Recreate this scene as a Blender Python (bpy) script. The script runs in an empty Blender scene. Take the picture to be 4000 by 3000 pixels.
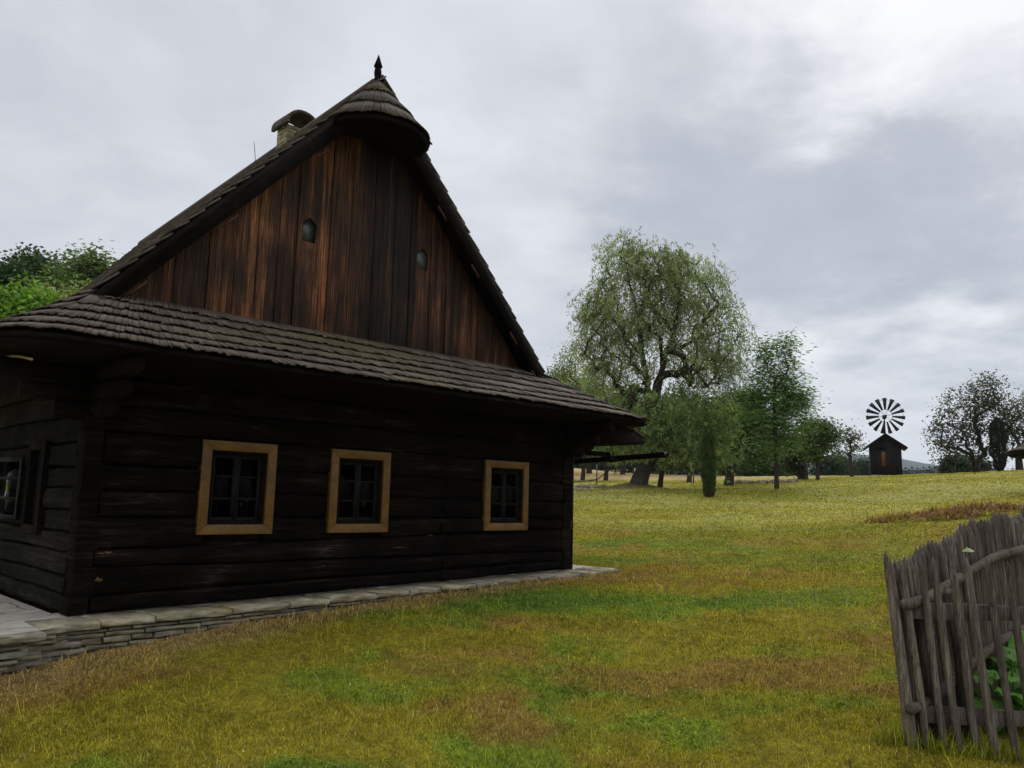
import bpy, bmesh, math, random
import numpy as np
from mathutils import Vector, Matrix
R = math.radians
rng = np.random.default_rng(7)
random.seed(7)
scene = bpy.context.scene
COL = scene.collection

# ------------------------------------------------------------------ camera geometry
F, PITCH, ROLL = 3101.17, 0.1445, 0.0240
EYE = np.array([0.0, 0.0, 1.05])
_cp, _sp, _c, _s = math.cos(PITCH), math.sin(PITCH), math.cos(ROLL), math.sin(ROLL)
FW = np.array([0, _cp, _sp]); _up = np.array([0, -_sp, _cp]); _rt = np.array([1.0, 0, 0])
RT = _c * _rt + _s * _up
UP = -_s * _rt + _c * _up
def at(dx, dy, Y):
    """point at forward distance Y seen at full-picture coordinates (2212 px wide overview)"""
    x, y = dx * 4000 / 2212, dy * 4000 / 2212
    d = FW + RT * (x - 2000) / F - UP * (y - 1500) / F
    return EYE + d * (Y / d[1])
def direction(dx, dy):
    x, y = dx * 4000 / 2212, dy * 4000 / 2212
    d = FW + RT * (x - 2000) / F - UP * (y - 1500) / F
    return d / np.linalg.norm(d)
cam = bpy.data.cameras.new('camera'); cam.sensor_width = 36; cam.lens = F / 4000 * 36
cam.clip_start = 0.05; cam.clip_end = 12000
camo = bpy.data.objects.new('camera', cam); COL.objects.link(camo); scene.camera = camo
M = Matrix([[RT[0], UP[0], -FW[0], EYE[0]], [RT[1], UP[1], -FW[1], EYE[1]], [RT[2], UP[2], -FW[2], EYE[2]], [0, 0, 0, 1]])
camo.matrix_world = M

# ------------------------------------------------------------------ helpers
def tag(o, label=None, cat=None, group=None, kind=None):
    if label: o['label'] = label
    if cat: o['category'] = cat
    if group: o['group'] = group
    if kind: o['kind'] = kind
    return o
def empty(name, loc=(0, 0, 0), rz=0.0):
    o = bpy.data.objects.new(name, None); COL.objects.link(o)
    o.location = [float(v) for v in loc]; o.rotation_euler = (0, 0, rz); o.empty_display_size = 0.2
    return o
def link(name, me, mats, parent=None, smooth=False):
    if not isinstance(mats, (list, tuple)): mats = [mats]
    for m in mats: me.materials.append(m)
    if smooth: me.polygons.foreach_set('use_smooth', np.ones(len(me.polygons), bool))
    o = bpy.data.objects.new(name, me); COL.objects.link(o)
    if parent is not None: o.parent = parent
    return o
def mesh_arrays(name, verts, faces, colors=None):
    """verts (n,3); faces = (m,k) array or list of such arrays; colors (n,3)"""
    if not isinstance(faces, list): faces = [faces]
    faces = [f for f in faces if len(f)]
    me = bpy.data.meshes.new(name)
    verts = np.asarray(verts, np.float32)
    me.vertices.add(len(verts)); me.vertices.foreach_set('co', verts.ravel())
    loops = np.concatenate([f.ravel() for f in faces]).astype(np.int32)
    tot = np.concatenate([np.full(len(f), f.shape[1], np.int32) for f in faces])
    start = np.concatenate([[0], np.cumsum(tot)[:-1]]).astype(np.int32)
    me.loops.add(len(loops)); me.loops.foreach_set('vertex_index', loops)
    me.polygons.add(len(tot)); me.polygons.foreach_set('loop_start', start); me.polygons.foreach_set('loop_total', tot)
    if colors is not None:
        a = me.color_attributes.new('tint', 'FLOAT_COLOR', 'POINT')
        c = np.ones((len(verts), 4), np.float32); c[:, :3] = colors
        a.data.foreach_set('color', c.ravel())
    me.update(); me.validate()
    return me
class MB:
    """collects solids (8-corner blocks, tubes, extruded outlines) with one tint per solid"""
    def __init__(s): s.v = []; s.q = []; s.t = []; s.c = []; s.n = 0; s.ng = []
    def hexa(s, P, col=(1, 1, 1)):
        s.v.append(np.asarray(P, float)); s.c.append(np.tile(col, (8, 1)))
        s.q.append(np.array([[0, 3, 2, 1], [4, 5, 6, 7], [0, 1, 5, 4], [1, 2, 6, 5], [2, 3, 7, 6], [3, 0, 4, 7]]) + s.n); s.n += 8
    def box(s, x0, x1, y0, y1, z0, z1, col=(1, 1, 1)):
        s.hexa([(x0, y0, z0), (x1, y0, z0), (x1, y1, z0), (x0, y1, z0), (x0, y0, z1), (x1, y0, z1), (x1, y1, z1), (x0, y1, z1)], col)
    def tube(s, pts, radii, n=8, col=(1, 1, 1), cap=True):
        pts = [np.asarray(p, float) for p in pts]; rings = []
        for i, p in enumerate(pts):
            d = pts[min(i + 1, len(pts) - 1)] - pts[max(i - 1, 0)]; d /= np.linalg.norm(d) + 1e-9
            a = np.cross(d, [0, 0, 1.0]) if abs(d[2]) < .95 else np.cross(d, [1.0, 0, 0]); a /= np.linalg.norm(a); b = np.cross(d, a)
            th = np.arange(n) * 2 * math.pi / n
            rings.append(p + radii[i] * (np.cos(th)[:, None] * a + np.sin(th)[:, None] * b))
        V = np.concatenate(rings); s.v.append(V); s.c.append(np.tile(col, (len(V), 1)))
        k = np.arange(n); k2 = (k + 1) % n
        for i in range(len(pts) - 1):
            s.q.append(np.stack([i * n + k, i * n + k2, (i + 1) * n + k2, (i + 1) * n + k], 1) + s.n)
        if cap:
            s.ng.append((np.arange(n)[::-1] + s.n).tolist()); s.ng.append((np.arange(n) + (len(pts) - 1) * n + s.n).tolist())
        s.n += len(V)
    def prism(s, poly, off, col=(1, 1, 1)):
        """poly: list of 3D points, extruded by vector off"""
        P = np.asarray(poly, float); n = len(P); V = np.concatenate([P, P + np.asarray(off, float)])
        s.v.append(V); s.c.append(np.tile(col, (2 * n, 1)))
        s.ng.append((np.arange(n)[::-1] + s.n).tolist()); s.ng.append((np.arange(n) + n + s.n).tolist())
        k = np.arange(n); k2 = (k + 1) % n
        s.q.append(np.stack([k, k2, k2 + n, k + n], 1) + s.n); s.n += 2 * n
    def grid(s, P, col=None, close=False):
        """P (a,b,3) sheet"""
        a, b = P.shape[:2]; V = P.reshape(-1, 3); s.v.append(V)
        s.c.append(np.ones((a * b, 3)) if col is None else np.broadcast_to(col, (a * b, 3)))
        i, j = np.meshgrid(np.arange(a - 1), np.arange(b - 1), indexing='ij'); k = (i * b + j).ravel()
        s.q.append(np.stack([k, k + 1, k + b + 1, k + b], 1) + s.n); s.n += a * b
    def mesh(s, name, recalc=True):
        V = np.concatenate(s.v); C = np.concatenate(s.c); fs = [np.concatenate(s.q)] if s.q else []
        by = {}
        for g in s.ng: by.setdefault(len(g), []).append(g)
        fs += [np.array(g) for g in by.values()]
        me = mesh_arrays(name, V, fs, C)
        if recalc:
            bm = bmesh.new(); bm.from_mesh(me); bmesh.ops.recalc_face_normals(bm, faces=bm.faces); bm.to_mesh(me); bm.free()
        return me
    def build(s, name, mat, parent=None, smooth=False, bevel=0, recalc=True):
        o = link(name, s.mesh(name, recalc), mat, parent, smooth)
        if bevel:
            m = o.modifiers.new('bevel', 'BEVEL'); m.width = bevel; m.segments = 2; m.limit_method = 'ANGLE'
        return o

# value noise ---------------------------------------------------------------
def _hash(ix, iy, seed):
    h = (ix.astype(np.int64) * 374761393 + iy.astype(np.int64) * 668265263 + seed * 974634777) & 0xffffffff
    h = ((h ^ (h >> 13)) * 1274126177) & 0xffffffff
    return ((h ^ (h >> 16)) & 0xffff) / 65535.0
def vn(x, y, seed=0):
    x = np.asarray(x, float); y = np.asarray(y, float)
    ix, iy = np.floor(x), np.floor(y); fx, fy = x - ix, y - iy
    fx = fx * fx * (3 - 2 * fx); fy = fy * fy * (3 - 2 * fy)
    a = _hash(ix, iy, seed); b = _hash(ix + 1, iy, seed); c = _hash(ix, iy + 1, seed); d = _hash(ix + 1, iy + 1, seed)
    return (a * (1 - fx) + b * fx) * (1 - fy) + (c * (1 - fx) + d * fx) * fy
def fbm(x, y, seed=0, o=4):
    r = 0; a = .5; t = 0
    for i in range(o):
        r = r + a * vn(x * 2 ** i + 17.3 * i, y * 2 ** i - 9.1 * i, seed + i); t += a; a *= .55
    return r / t
def sm(x, a, b):
    t = np.clip((x - a) / (b - a), 0, 1); return t * t * (3 - 2 * t)

# ------------------------------------------------------------------ materials
def newmat(name):
    m = bpy.data.materials.new(name); m.use_nodes = True; nt = m.node_tree; nt.nodes.clear()
    out = nt.nodes.new('ShaderNodeOutputMaterial'); return m, nt, out
def N(nt, t, **k):
    n = nt.nodes.new(t)
    for a, b in k.items():
        if a in n.inputs: n.inputs[a].default_value = b
        else: setattr(n, a, b)
    return n
def ramp(nt, stops):
    r = nt.nodes.new('ShaderNodeValToRGB'); e = r.color_ramp.elements
    while len(e) < len(stops): e.new(.5)
    for i, (p, c) in enumerate(stops):
        e[i].position = p; e[i].color = (*c, 1) if len(c) == 3 else c
    return r
def mix(nt, a, b, fac, mode='MIX'):
    n = nt.nodes.new('ShaderNodeMix'); n.data_type = 'RGBA'; n.blend_type = mode
    L = nt.links
    for sock, v in ((n.inputs[0], fac), (n.inputs[6], a), (n.inputs[7], b)):
        if hasattr(v, 'is_linked') or isinstance(v, bpy.types.NodeSocket): L.new(v, sock)
        elif isinstance(v, (tuple, list)): sock.default_value = (*v, 1) if len(v) == 3 else v
        else: sock.default_value = v
    return n.outputs[2]
def wood(name, stops, stretch=(1, 1, 12), scale=6.0, rough=.85, spec=.2, bump=.4, attr=True, knots=0.0, knotcol=(.01, .006, .004), dist=.004):
    """grained wood: noise stretched along an axis (small stretch value = long grain)"""
    m, nt, out = newmat(name); L = nt.links
    tc = N(nt, 'ShaderNodeTexCoord'); mp = N(nt, 'ShaderNodeMapping'); mp.inputs['Scale'].default_value = stretch
    L.new(tc.outputs['Object'], mp.inputs[0])
    n1 = N(nt, 'ShaderNodeTexNoise', Scale=scale, Detail=8.0, Roughness=.65, Distortion=.35); L.new(mp.outputs[0], n1.inputs['Vector'])
    n2 = N(nt, 'ShaderNodeTexNoise', Scale=scale * 5, Detail=4.0, Roughness=.6); L.new(mp.outputs[0], n2.inputs['Vector'])
    n3 = N(nt, 'ShaderNodeTexNoise', Scale=1.3, Detail=5.0, Roughness=.6); L.new(tc.outputs['Object'], n3.inputs['Vector'])
    a = N(nt, 'ShaderNodeMath', operation='MULTIPLY_ADD'); a.inputs[1].default_value = .45; L.new(n2.outputs[0], a.inputs[0])
    b = N(nt, 'ShaderNodeMath', operation='MULTIPLY'); b.inputs[1].default_value = .55; L.new(n1.outputs[0], b.inputs[0]); L.new(b.outputs[0], a.inputs[2])
    c = N(nt, 'ShaderNodeMath', operation='MULTIPLY_ADD'); c.inputs[1].default_value = .35; L.new(n3.outputs[0], c.inputs[0]); 
    d = N(nt, 'ShaderNodeMath', operation='MULTIPLY_ADD'); d.inputs[1].default_value = 1.0; d.inputs[2].default_value = -.17; L.new(a.outputs[0], d.inputs[0]); L.new(d.outputs[0], c.inputs[2])
    rp = ramp(nt, stops); L.new(c.outputs[0], rp.inputs[0]); colr = rp.outputs[0]
    if attr:
        at_ = N(nt, 'ShaderNodeVertexColor'); at_.layer_name = 'tint'; colr = mix(nt, colr, at_.outputs[0], 1.0, 'MULTIPLY')
    if knots:
        mk = N(nt, 'ShaderNodeMapping'); mk.inputs['Scale'].default_value = [v ** .35 for v in stretch]; L.new(tc.outputs['Object'], mk.inputs[0])
        vo = N(nt, 'ShaderNodeTexVoronoi', Scale=knots); L.new(mk.outputs[0], vo.inputs['Vector'])
        mr = N(nt, 'ShaderNodeMapRange'); mr.inputs[1].default_value = .05; mr.inputs[2].default_value = .16; mr.inputs[3].default_value = .8; mr.inputs[4].default_value = 0
        L.new(vo.outputs['Distance'], mr.inputs[0]); colr = mix(nt, colr, knotcol, mr.outputs[0])
    bs = N(nt, 'ShaderNodeBsdfPrincipled'); bs.inputs['Roughness'].default_value = rough; bs.inputs['Specular IOR Level'].default_value = spec
    L.new(colr, bs.inputs['Base Color'])
    bp = N(nt, 'ShaderNodeBump'); bp.inputs['Strength'].default_value = bump; bp.inputs['Distance'].default_value = dist * 4
    L.new(a.outputs[0], bp.inputs['Height']); L.new(bp.outputs[0], bs.inputs['Normal']); L.new(bs.outputs[0], out.inputs[0])
    return m
def plain(name, col, rough=.6, spec=.3, metal=0, bump=0, scale=20, var=.3):
    m, nt, out = newmat(name); L = nt.links
    tc = N(nt, 'ShaderNodeTexCoord'); n = N(nt, 'ShaderNodeTexNoise', Scale=scale, Detail=5.0); L.new(tc.outputs['Object'], n.inputs['Vector'])
    rp = ramp(nt, [(.3, tuple(v * (1 - var) for v in col)), (.7, tuple(min(1, v * (1 + var)) for v in col))]); L.new(n.outputs[0], rp.inputs[0])
    bs = N(nt, 'ShaderNodeBsdfPrincipled'); bs.inputs['Roughness'].default_value = rough; bs.inputs['Specular IOR Level'].default_value = spec; bs.inputs['Metallic'].default_value = metal
    L.new(rp.outputs[0], bs.inputs['Base Color'])
    if bump:
        bp = N(nt, 'ShaderNodeBump'); bp.inputs['Strength'].default_value = bump; bp.inputs['Distance'].default_value = .02; L.new(n.outputs[0], bp.inputs['Height']); L.new(bp.outputs[0], bs.inputs['Normal'])
    L.new(bs.outputs[0], out.inputs[0]); return m
def foliage(name, trans=.35, rough=.6):
    m, nt, out = newmat(name); L = nt.links
    a = N(nt, 'ShaderNodeVertexColor'); a.layer_name = 'tint'
    d = N(nt, 'ShaderNodeBsdfPrincipled'); d.inputs['Roughness'].default_value = rough; d.inputs['Specular IOR Level'].default_value = .25
    t = N(nt, 'ShaderNodeBsdfTranslucent'); ms = N(nt, 'ShaderNodeMixShader'); ms.inputs[0].default_value = trans
    L.new(a.outputs[0], d.inputs['Base Color']); tcx = mix(nt, a.outputs[0], (1.25, 1.35, .6), 1.0, 'MULTIPLY'); L.new(tcx, t.inputs[0])
    L.new(d.outputs[0], ms.inputs[1]); L.new(t.outputs[0], ms.inputs[2]); L.new(ms.outputs[0], out.inputs[0]); return m
def glass(name, tint=(.55, .6, .58), refl=.06):
    m, nt, out = newmat(name); L = nt.links
    g = N(nt, 'ShaderNodeBsdfGlossy'); g.inputs['Roughness'].default_value = .015; g.inputs['Color'].default_value = (.8, .8, .8, 1)
    tc = N(nt, 'ShaderNodeTexCoord'); n = N(nt, 'ShaderNodeTexNoise', Scale=3.0, Detail=2.0); L.new(tc.outputs['Object'], n.inputs['Vector'])
    bp = N(nt, 'ShaderNodeBump'); bp.inputs['Strength'].default_value = .06; bp.inputs['Distance'].default_value = .02; L.new(n.outputs[0], bp.inputs['Height']); L.new(bp.outputs[0], g.inputs['Normal'])
    t = N(nt, 'ShaderNodeBsdfTransparent'); t.inputs[0].default_value = (*tint, 1)
    fr = N(nt, 'ShaderNodeFresnel'); fr.inputs[0].default_value = 1.14
    ms = N(nt, 'ShaderNodeMixShader'); L.new(fr.outputs[0], ms.inputs[0]); L.new(t.outputs[0], ms.inputs[1]); L.new(g.outputs[0], ms.inputs[2]); L.new(ms.outputs[0], out.inputs[0]); return m
def stone(name):
    m, nt, out = newmat(name); L = nt.links
    tc = N(nt, 'ShaderNodeTexCoord'); mp = N(nt, 'ShaderNodeMapping'); mp.inputs['Scale'].default_value = (1, 1, 3); L.new(tc.outputs['Object'], mp.inputs[0])
    n = N(nt, 'ShaderNodeTexNoise', Scale=5.0, Detail=10.0, Roughness=.7); L.new(mp.outputs[0], n.inputs['Vector'])
    n2 = N(nt, 'ShaderNodeTexNoise', Scale=1.1, Detail=4.0, Roughness=.6); L.new(tc.outputs['Object'], n2.inputs['Vector'])
    rp = ramp(nt, [(.28, (.10, .088, .066)), (.5, (.32, .295, .235)), (.72, (.55, .52, .44))]); L.new(n.outputs[0], rp.inputs[0])
    r2 = ramp(nt, [(.35, (.75, .74, .72)), (.55, (1, 1, 1)), (.72, (1.0, .86, .6))]); L.new(n2.outputs[0], r2.inputs[0])
    a = N(nt, 'ShaderNodeVertexColor'); a.layer_name = 'tint'
    c = mix(nt, rp.outputs[0], r2.outputs[0], .8, 'MULTIPLY'); c = mix(nt, c, a.outputs[0], 1.0, 'MULTIPLY')
    bs = N(nt, 'ShaderNodeBsdfPrincipled'); bs.inputs['Roughness'].default_value = .85; bs.inputs['Specular IOR Level'].default_value = .25
    bp = N(nt, 'ShaderNodeBump'); bp.inputs['Strength'].default_value = .6; bp.inputs['Distance'].default_value = .02
    L.new(n.outputs[0], bp.inputs['Height']); L.new(bp.outputs[0], bs.inputs['Normal']); L.new(c, bs.inputs['Base Color']); L.new(bs.outputs[0], out.inputs[0]); return m

M_LOG = wood('tarred_log_wood', [(.30, (.0012, .001, .0008)), (.48, (.0055, .0042, .0034)), (.60, (.016, .012, .009)), (.74, (.10, .075, .056))], stretch=(.22, .22, 3.6), scale=5, rough=.9, spec=.06, bump=.9, dist=.006)
M_LOGY = wood('tarred_log_wood_side', [(.28, (.002, .002, .0016)), (.50, (.010, .009, .0075)), (.64, (.028, .025, .021)), (.78, (.10, .09, .075))], stretch=(.22, .22, 3.6), scale=5, rough=.9, spec=.06, bump=.9, dist=.006)
M_GABLE = wood('weathered_gable_wood', [(.36, (.006, .004, .003)), (.47, (.026, .013, .008)), (.565, (.10, .042, .018)), (.66, (.31, .14, .06)), (.76, (.56, .33, .19))], stretch=(5.5, 5.5, .16), scale=2.8, rough=.7, spec=.25, bump=.5, knots=3.2)
M_TRIM = wood('dark_roof_timber', [(.3, (.003, .0024, .002)), (.55, (.010, .007, .006)), (.8, (.035, .023, .018))], stretch=(1, 1, 1), scale=5, rough=.9, spec=.08, attr=False)
M_FRAME = wood('pine_casing_wood', [(.3, (.065, .031, .005)), (.5, (.14, .068, .008)), (.7, (.235, .118, .015))], stretch=(1.2, 1.2, 1.2), scale=7, rough=.5, spec=.4, bump=.15, attr=False, dist=.001)
M_SASH = wood('dark_sash_wood', [(.3, (.004, .0035, .003)), (.7, (.015, .012, .010))], stretch=(1, 1, 1), scale=8, rough=.7, attr=False)
M_SHINGLE = wood('weathered_shingle_wood', [(.3, (.022, .016, .012)), (.46, (.072, .054, .041)), (.6, (.112, .088, .068)), (.78, (.20, .165, .13))], stretch=(2.2, 2.2, 2.2), scale=5, rough=.8, spec=.3, bump=.35)
M_FENCE = wood('weathered_fence_wood', [(.32, (.022, .018, .014)), (.5, (.095, .078, .064)), (.7, (.29, .25, .21))], stretch=(11, 11, .6), scale=4.0, rough=.9, spec=.15, bump=.8, knots=7, knotcol=(.02, .015, .012))
M_BARK = wood('bark', [(.25, (.018, .014, .011)), (.5, (.06, .05, .04)), (.8, (.13, .11, .09))], stretch=(3, 3, .8), scale=4, rough=.95, spec=.1, bump=1, attr=False, dist=.02)
M_LEAF = foliage('leaf_green'); M_NEEDLE = foliage('conifer_green', .08, .8)
M_GRASS = foliage('grass_blade', .3, .85)
M_STONE = stone('flagstone')
M_GLASS = glass('old_window_glass')
M_IRON = plain('black_iron', (.02, .02, .02), .5, .4, .6)
M_HUT = wood('black_hut_boards', [(.3, (.006, .005, .005)), (.6, (.018, .015, .014)), (.85, (.04, .034, .032))], stretch=(6, 6, .4), scale=4, rough=.75, attr=True)
M_CURTAIN = plain('linen_curtain', (.055, .05, .042), .9, .1)
M_DULL = plain('grey_weathered_panel', (.045, .052, .05), .35, .5, 0, .1, 9, .25)
M_WHITE = plain('white_notice_paper', (.6, .62, .6), .8, .2)
M_MOSS = plain('moss_caulking', (.13, .085, .035), .95, .1, 0, .8, 40, .5)

# ------------------------------------------------------------------ world and light
def rgbl(r, g, b):
    f = lambda c: ((c / 255 + .055) / 1.055) ** 2.4 if c > 10 else c / 255 / 12.92
    return (f(r), f(g), f(b))
SUN_DIR = direction(1750, -260)
w = bpy.data.worlds.new('World'); scene.world = w; w.use_nodes = True
nt = w.node_tree; L = nt.links; nt.nodes.clear()
out = N(nt, 'ShaderNodeOutputWorld'); bg = N(nt, 'ShaderNodeBackground')
sky = N(nt, 'ShaderNodeTexSky'); sky.sky_type = 'NISHITA'; sky.sun_disc = False
sky.sun_elevation = math.asin(SUN_DIR[2]); sky.sun_rotation = math.atan2(SUN_DIR[0], SUN_DIR[1])
tc = N(nt, 'ShaderNodeTexCoord')
sx = N(nt, 'ShaderNodeSeparateXYZ'); L.new(tc.outputs['Generated'], sx.inputs[0])
def mth(op, a, b=None, c=None, clamp=False):
    n = nt.nodes.new('ShaderNodeMath'); n.operation = op; n.use_clamp = clamp
    for i, v in enumerate((a, b, c)):
        if v is None: continue
        if isinstance(v, (int, float)): n.inputs[i].default_value = v
        else: L.new(v, n.inputs[i])
    return n.outputs[0]
zc = mth('ADD', mth('MAXIMUM', sx.outputs[2], 0.0), .22)
cb = N(nt, 'ShaderNodeCombineXYZ'); L.new(mth('DIVIDE', sx.outputs[0], zc), cb.inputs[0]); L.new(mth('DIVIDE', sx.outputs[1], zc), cb.inputs[1])
n1 = N(nt, 'ShaderNodeTexNoise', Scale=1.5, Detail=9.0, Roughness=.55, Distortion=.5); L.new(cb.outputs[0], n1.inputs['Vector'])
n2 = N(nt, 'ShaderNodeTexNoise', Scale=4.5, Detail=7.0, Roughness=.52, Distortion=.6); L.new(cb.outputs[0], n2.inputs['Vector'])
val = mth('ADD', mth('MULTIPLY', mth('SUBTRACT', n1.outputs[0], .5), .62), mth('MULTIPLY', mth('SUBTRACT', n2.outputs[0], .5), .30))
SPOTS = [((1850, 450), 20, -.06), ((1860, 70), 11, .26), ((1720, 40), 7, .18), ((2140, 210), 7, .30), ((2000, 170), 7, .16), ((1820, 470), 14, -.26), ((2030, 590), 12, -.24), ((1600, 420), 12, -.10), ((2060, 330), 10, -.14), ((2000, 850), 15, .20), ((1750, 800), 10, .20), ((2150, 740), 9, .20), ((1130, 330), 8, .10), ((1300, 280), 9, -.08), ((560, 60), 14, -.02), ((120, 500), 14, -.03), ((1200, 300), 12, .01)]
wv = N(nt, 'ShaderNodeTexNoise', Scale=3.2, Detail=6.0, Roughness=.6); L.new(cb.outputs[0], wv.inputs['Vector'])
wo = N(nt, 'ShaderNodeVectorMath', operation='SUBTRACT'); L.new(wv.outputs['Color'], wo.inputs[0]); wo.inputs[1].default_value = (.5, .5, .5)
wsx = N(nt, 'ShaderNodeVectorMath', operation='SCALE'); L.new(wo.outputs[0], wsx.inputs[0]); wsx.inputs['Scale'].default_value = .42
wg = N(nt, 'ShaderNodeVectorMath', operation='ADD'); L.new(tc.outputs['Generated'], wg.inputs[0]); L.new(wsx.outputs[0], wg.inputs[1])
for (p, rad, amp) in SPOTS:
    d = direction(*p); vd = N(nt, 'ShaderNodeVectorMath', operation='DISTANCE'); L.new(wg.outputs[0], vd.inputs[0]); vd.inputs[1].default_value = d
    mr = N(nt, 'ShaderNodeMapRange', interpolation_type='SMOOTHERSTEP'); mr.inputs[1].default_value = 0; mr.inputs[2].default_value = R(rad) * 1.7; mr.inputs[3].default_value = amp; mr.inputs[4].default_value = 0
    L.new(mth('ADD', vd.outputs['Value'], mth('MULTIPLY', mth('SUBTRACT', n1.outputs[0], .5), .35)), mr.inputs[0]); val = mth('ADD', val, mr.outputs[0])
rp = ramp(nt, [(.0, rgbl(162, 169, 181)), (.34, rgbl(186, 190, 200)), (.5, rgbl(203, 206, 213)), (.66, rgbl(220, 222, 228)), (.9, rgbl(247, 247, 249))])
L.new(mth('ADD', val, .60), rp.inputs[0])
skyc = mix(nt, sky.outputs[0], (.10, .10, .10), 1.0, 'MULTIPLY')
zen = N(nt, 'ShaderNodeMapRange', interpolation_type='SMOOTHSTEP'); zen.inputs[1].default_value = .55; zen.inputs[2].default_value = .95; zen.inputs[3].default_value = 1.0; zen.inputs[4].default_value = 2.3; L.new(sx.outputs[2], zen.inputs[0])
fin = mix(nt, rp.outputs[0], skyc, .04)
vs_ = N(nt, 'ShaderNodeVectorMath', operation='SCALE'); L.new(fin, vs_.inputs[0]); L.new(zen.outputs[0], vs_.inputs['Scale']); fin = vs_.outputs[0]   # overcast sky: brightest overhead
L.new(fin, bg.inputs[0]); bg.inputs[1].default_value = 1.08; L.new(bg.outputs[0], out.inputs[0])
sl = bpy.data.lights.new('sun', 'SUN'); sl.energy = 1.3; sl.angle = R(25); sl.color = (1, .95, .86)
so = bpy.data.objects.new('sun', sl); COL.objects.link(so)
so.rotation_euler = Vector(SUN_DIR).to_track_quat('Z', 'Y').to_euler(); so.location = (0, 0, 60)
scene.view_settings.view_transform = 'Standard'; scene.view_settings.look = 'None'; scene.view_settings.exposure = 0; scene.view_settings.gamma = 1

# ------------------------------------------------------------------ house frame
HO = np.array([-3.69327, 6.90353, 0.0]); YAW = .7832
HU = np.array([math.cos(YAW), math.sin(YAW), 0]); HN = np.array([math.sin(YAW), -math.cos(YAW), 0])
W = 6.467
def hw(u, o, z=0): return HO + HU * u + HN * o + np.array([0, 0, z])
def hloc(x, y):
    dx, dy = x - HO[0], y - HO[1]
    return dx * HU[0] + dy * HU[1], dx * HN[0] + dy * HN[1]
def plat_z(u): return -.02 + .115 * np.clip(u, -1, 7) / 6.5
def plat_edge(u): return np.interp(u, [-5, -1.2, -.62, 0, 1, 1.85, 3, 4.6, 6, 6.7, 7.1], [.85, .68, .62, .45, .49, .47, .47, .46, .5, .5, .35])

# ------------------------------------------------------------------ terrain
CT = [(0, 0, -.56), (0, 5, -.55), (1.5, 5.2, -.55), (-3, 4.9, -.47), (2.6, 5.25, -.41), (3.3, 5.3, -.49), (4.0, 6.6, -.25), (5.3, 7.8, -.02), (7.5, 10, .28), (11, 18, .98), (4, 12, .05),
      (-4.2, 6.2, -.31), (-5.5, 5.5, -.4), (-2.6, 7.25, -.16), (-2.0, 7.8, -.115), (-.15, 9.72, -.0), (1.7, 11.4, .075), (1.0, 13.5, .12), (-4, 12, 0.0), (-8, 9, -.1), (-8, 18, .3), (-2, 20, .5),
      (4, 20, .55), (8, 32, 1.33), (12.7, 38, 1.83), (6.5, 41, 1.62), (14, 28, 1.25), (22, 38, 2.4), (28, 48, 3.2), (20, 52, 2.76), (29.3, 62, 3.62), (36, 60, 3.98), (44, 58, 4.7), (24, 65, 3.45), (12, 62, 2.7), (0, 60, 2.6), (2, 80, 3.9), (16, 80, 3.9), (10, 110, 5.4),
      (20, 150, 7.5), (-10, 150, 8), (50, 95, 3.4), (35, 95, 3.6), (80, 200, 2), (55, 130, 2.6), (-14, 26, 1.8), (-26, 30, 4), (-40, 45, 9), (-15, 60, 3.5), (-50, 110, 14),
      (0, -20, -1.6), (-20, -8, -1), (20, -5, -.6), (22, 14, 1.2), (40, 30, 3), (300, 300, 0), (-300, 300, 20), (0, 420, 12), (300, 0, 2), (-300, 0, 10), (0, -300, -6), (150, 420, 0)]
_C = np.array(CT, float)
def _phi(r2): return r2 * np.log(r2 + 1e-9) * .5
def _tps():
    n = len(_C); P = np.c_[np.ones(n), _C[:, :2]]
    D = ((_C[:, None, :2] - _C[None, :, :2]) ** 2).sum(-1)
    A = np.zeros((n + 3, n + 3)); A[:n, :n] = _phi(D) + np.eye(n) * .02; A[:n, n:] = P; A[n:, :n] = P.T
    return np.linalg.solve(A, np.r_[_C[:, 2], 0, 0, 0])
_Wt = _tps()
def ground_z(x, y, fine=True):
    x = np.asarray(x, float); y = np.asarray(y, float); sh = x.shape; X = x.ravel(); Y = y.ravel(); z = np.zeros(len(X))
    for s in range(0, len(X), 40000):
        a, b = X[s:s + 40000], Y[s:s + 40000]
        D = (a[:, None] - _C[None, :, 0]) ** 2 + (b[:, None] - _C[None, :, 1]) ** 2
        z[s:s + 40000] = _phi(D) @ _Wt[:len(_C)] + _Wt[-3] + _Wt[-2] * a + _Wt[-1] * b
    z = z.reshape(sh)
    r = np.hypot(x, y); far = sm(r, 260, 420); z = z * (1 - far) + np.clip(z, -3, 6) * far
    # mound at the willow's foot, soil heaps
    z = z + .42 * np.exp(-((x - 6.35) ** 2 / 2.2 + (y - 41.2) ** 2 / 1.6))
    z = z + .16 * np.exp(-(((x - 10.6) * .9 + (y - 18.2) * .25) ** 2 / 4 + ((y - 18.2) - .12 * (x - 10.6)) ** 2 / .6))
    if fine:
        z = z + (fbm(x * .45, y * .45, 3) - .5) * .16 * sm(r, 7, 22) + (fbm(x * 2.3, y * 2.3, 9) - .5) * .045 + (fbm(x * 9, y * 9, 12, 3) - .5) * .02
    return z
def gz(x, y): return float(ground_z(np.array([x]), np.array([y]))[0])
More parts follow.
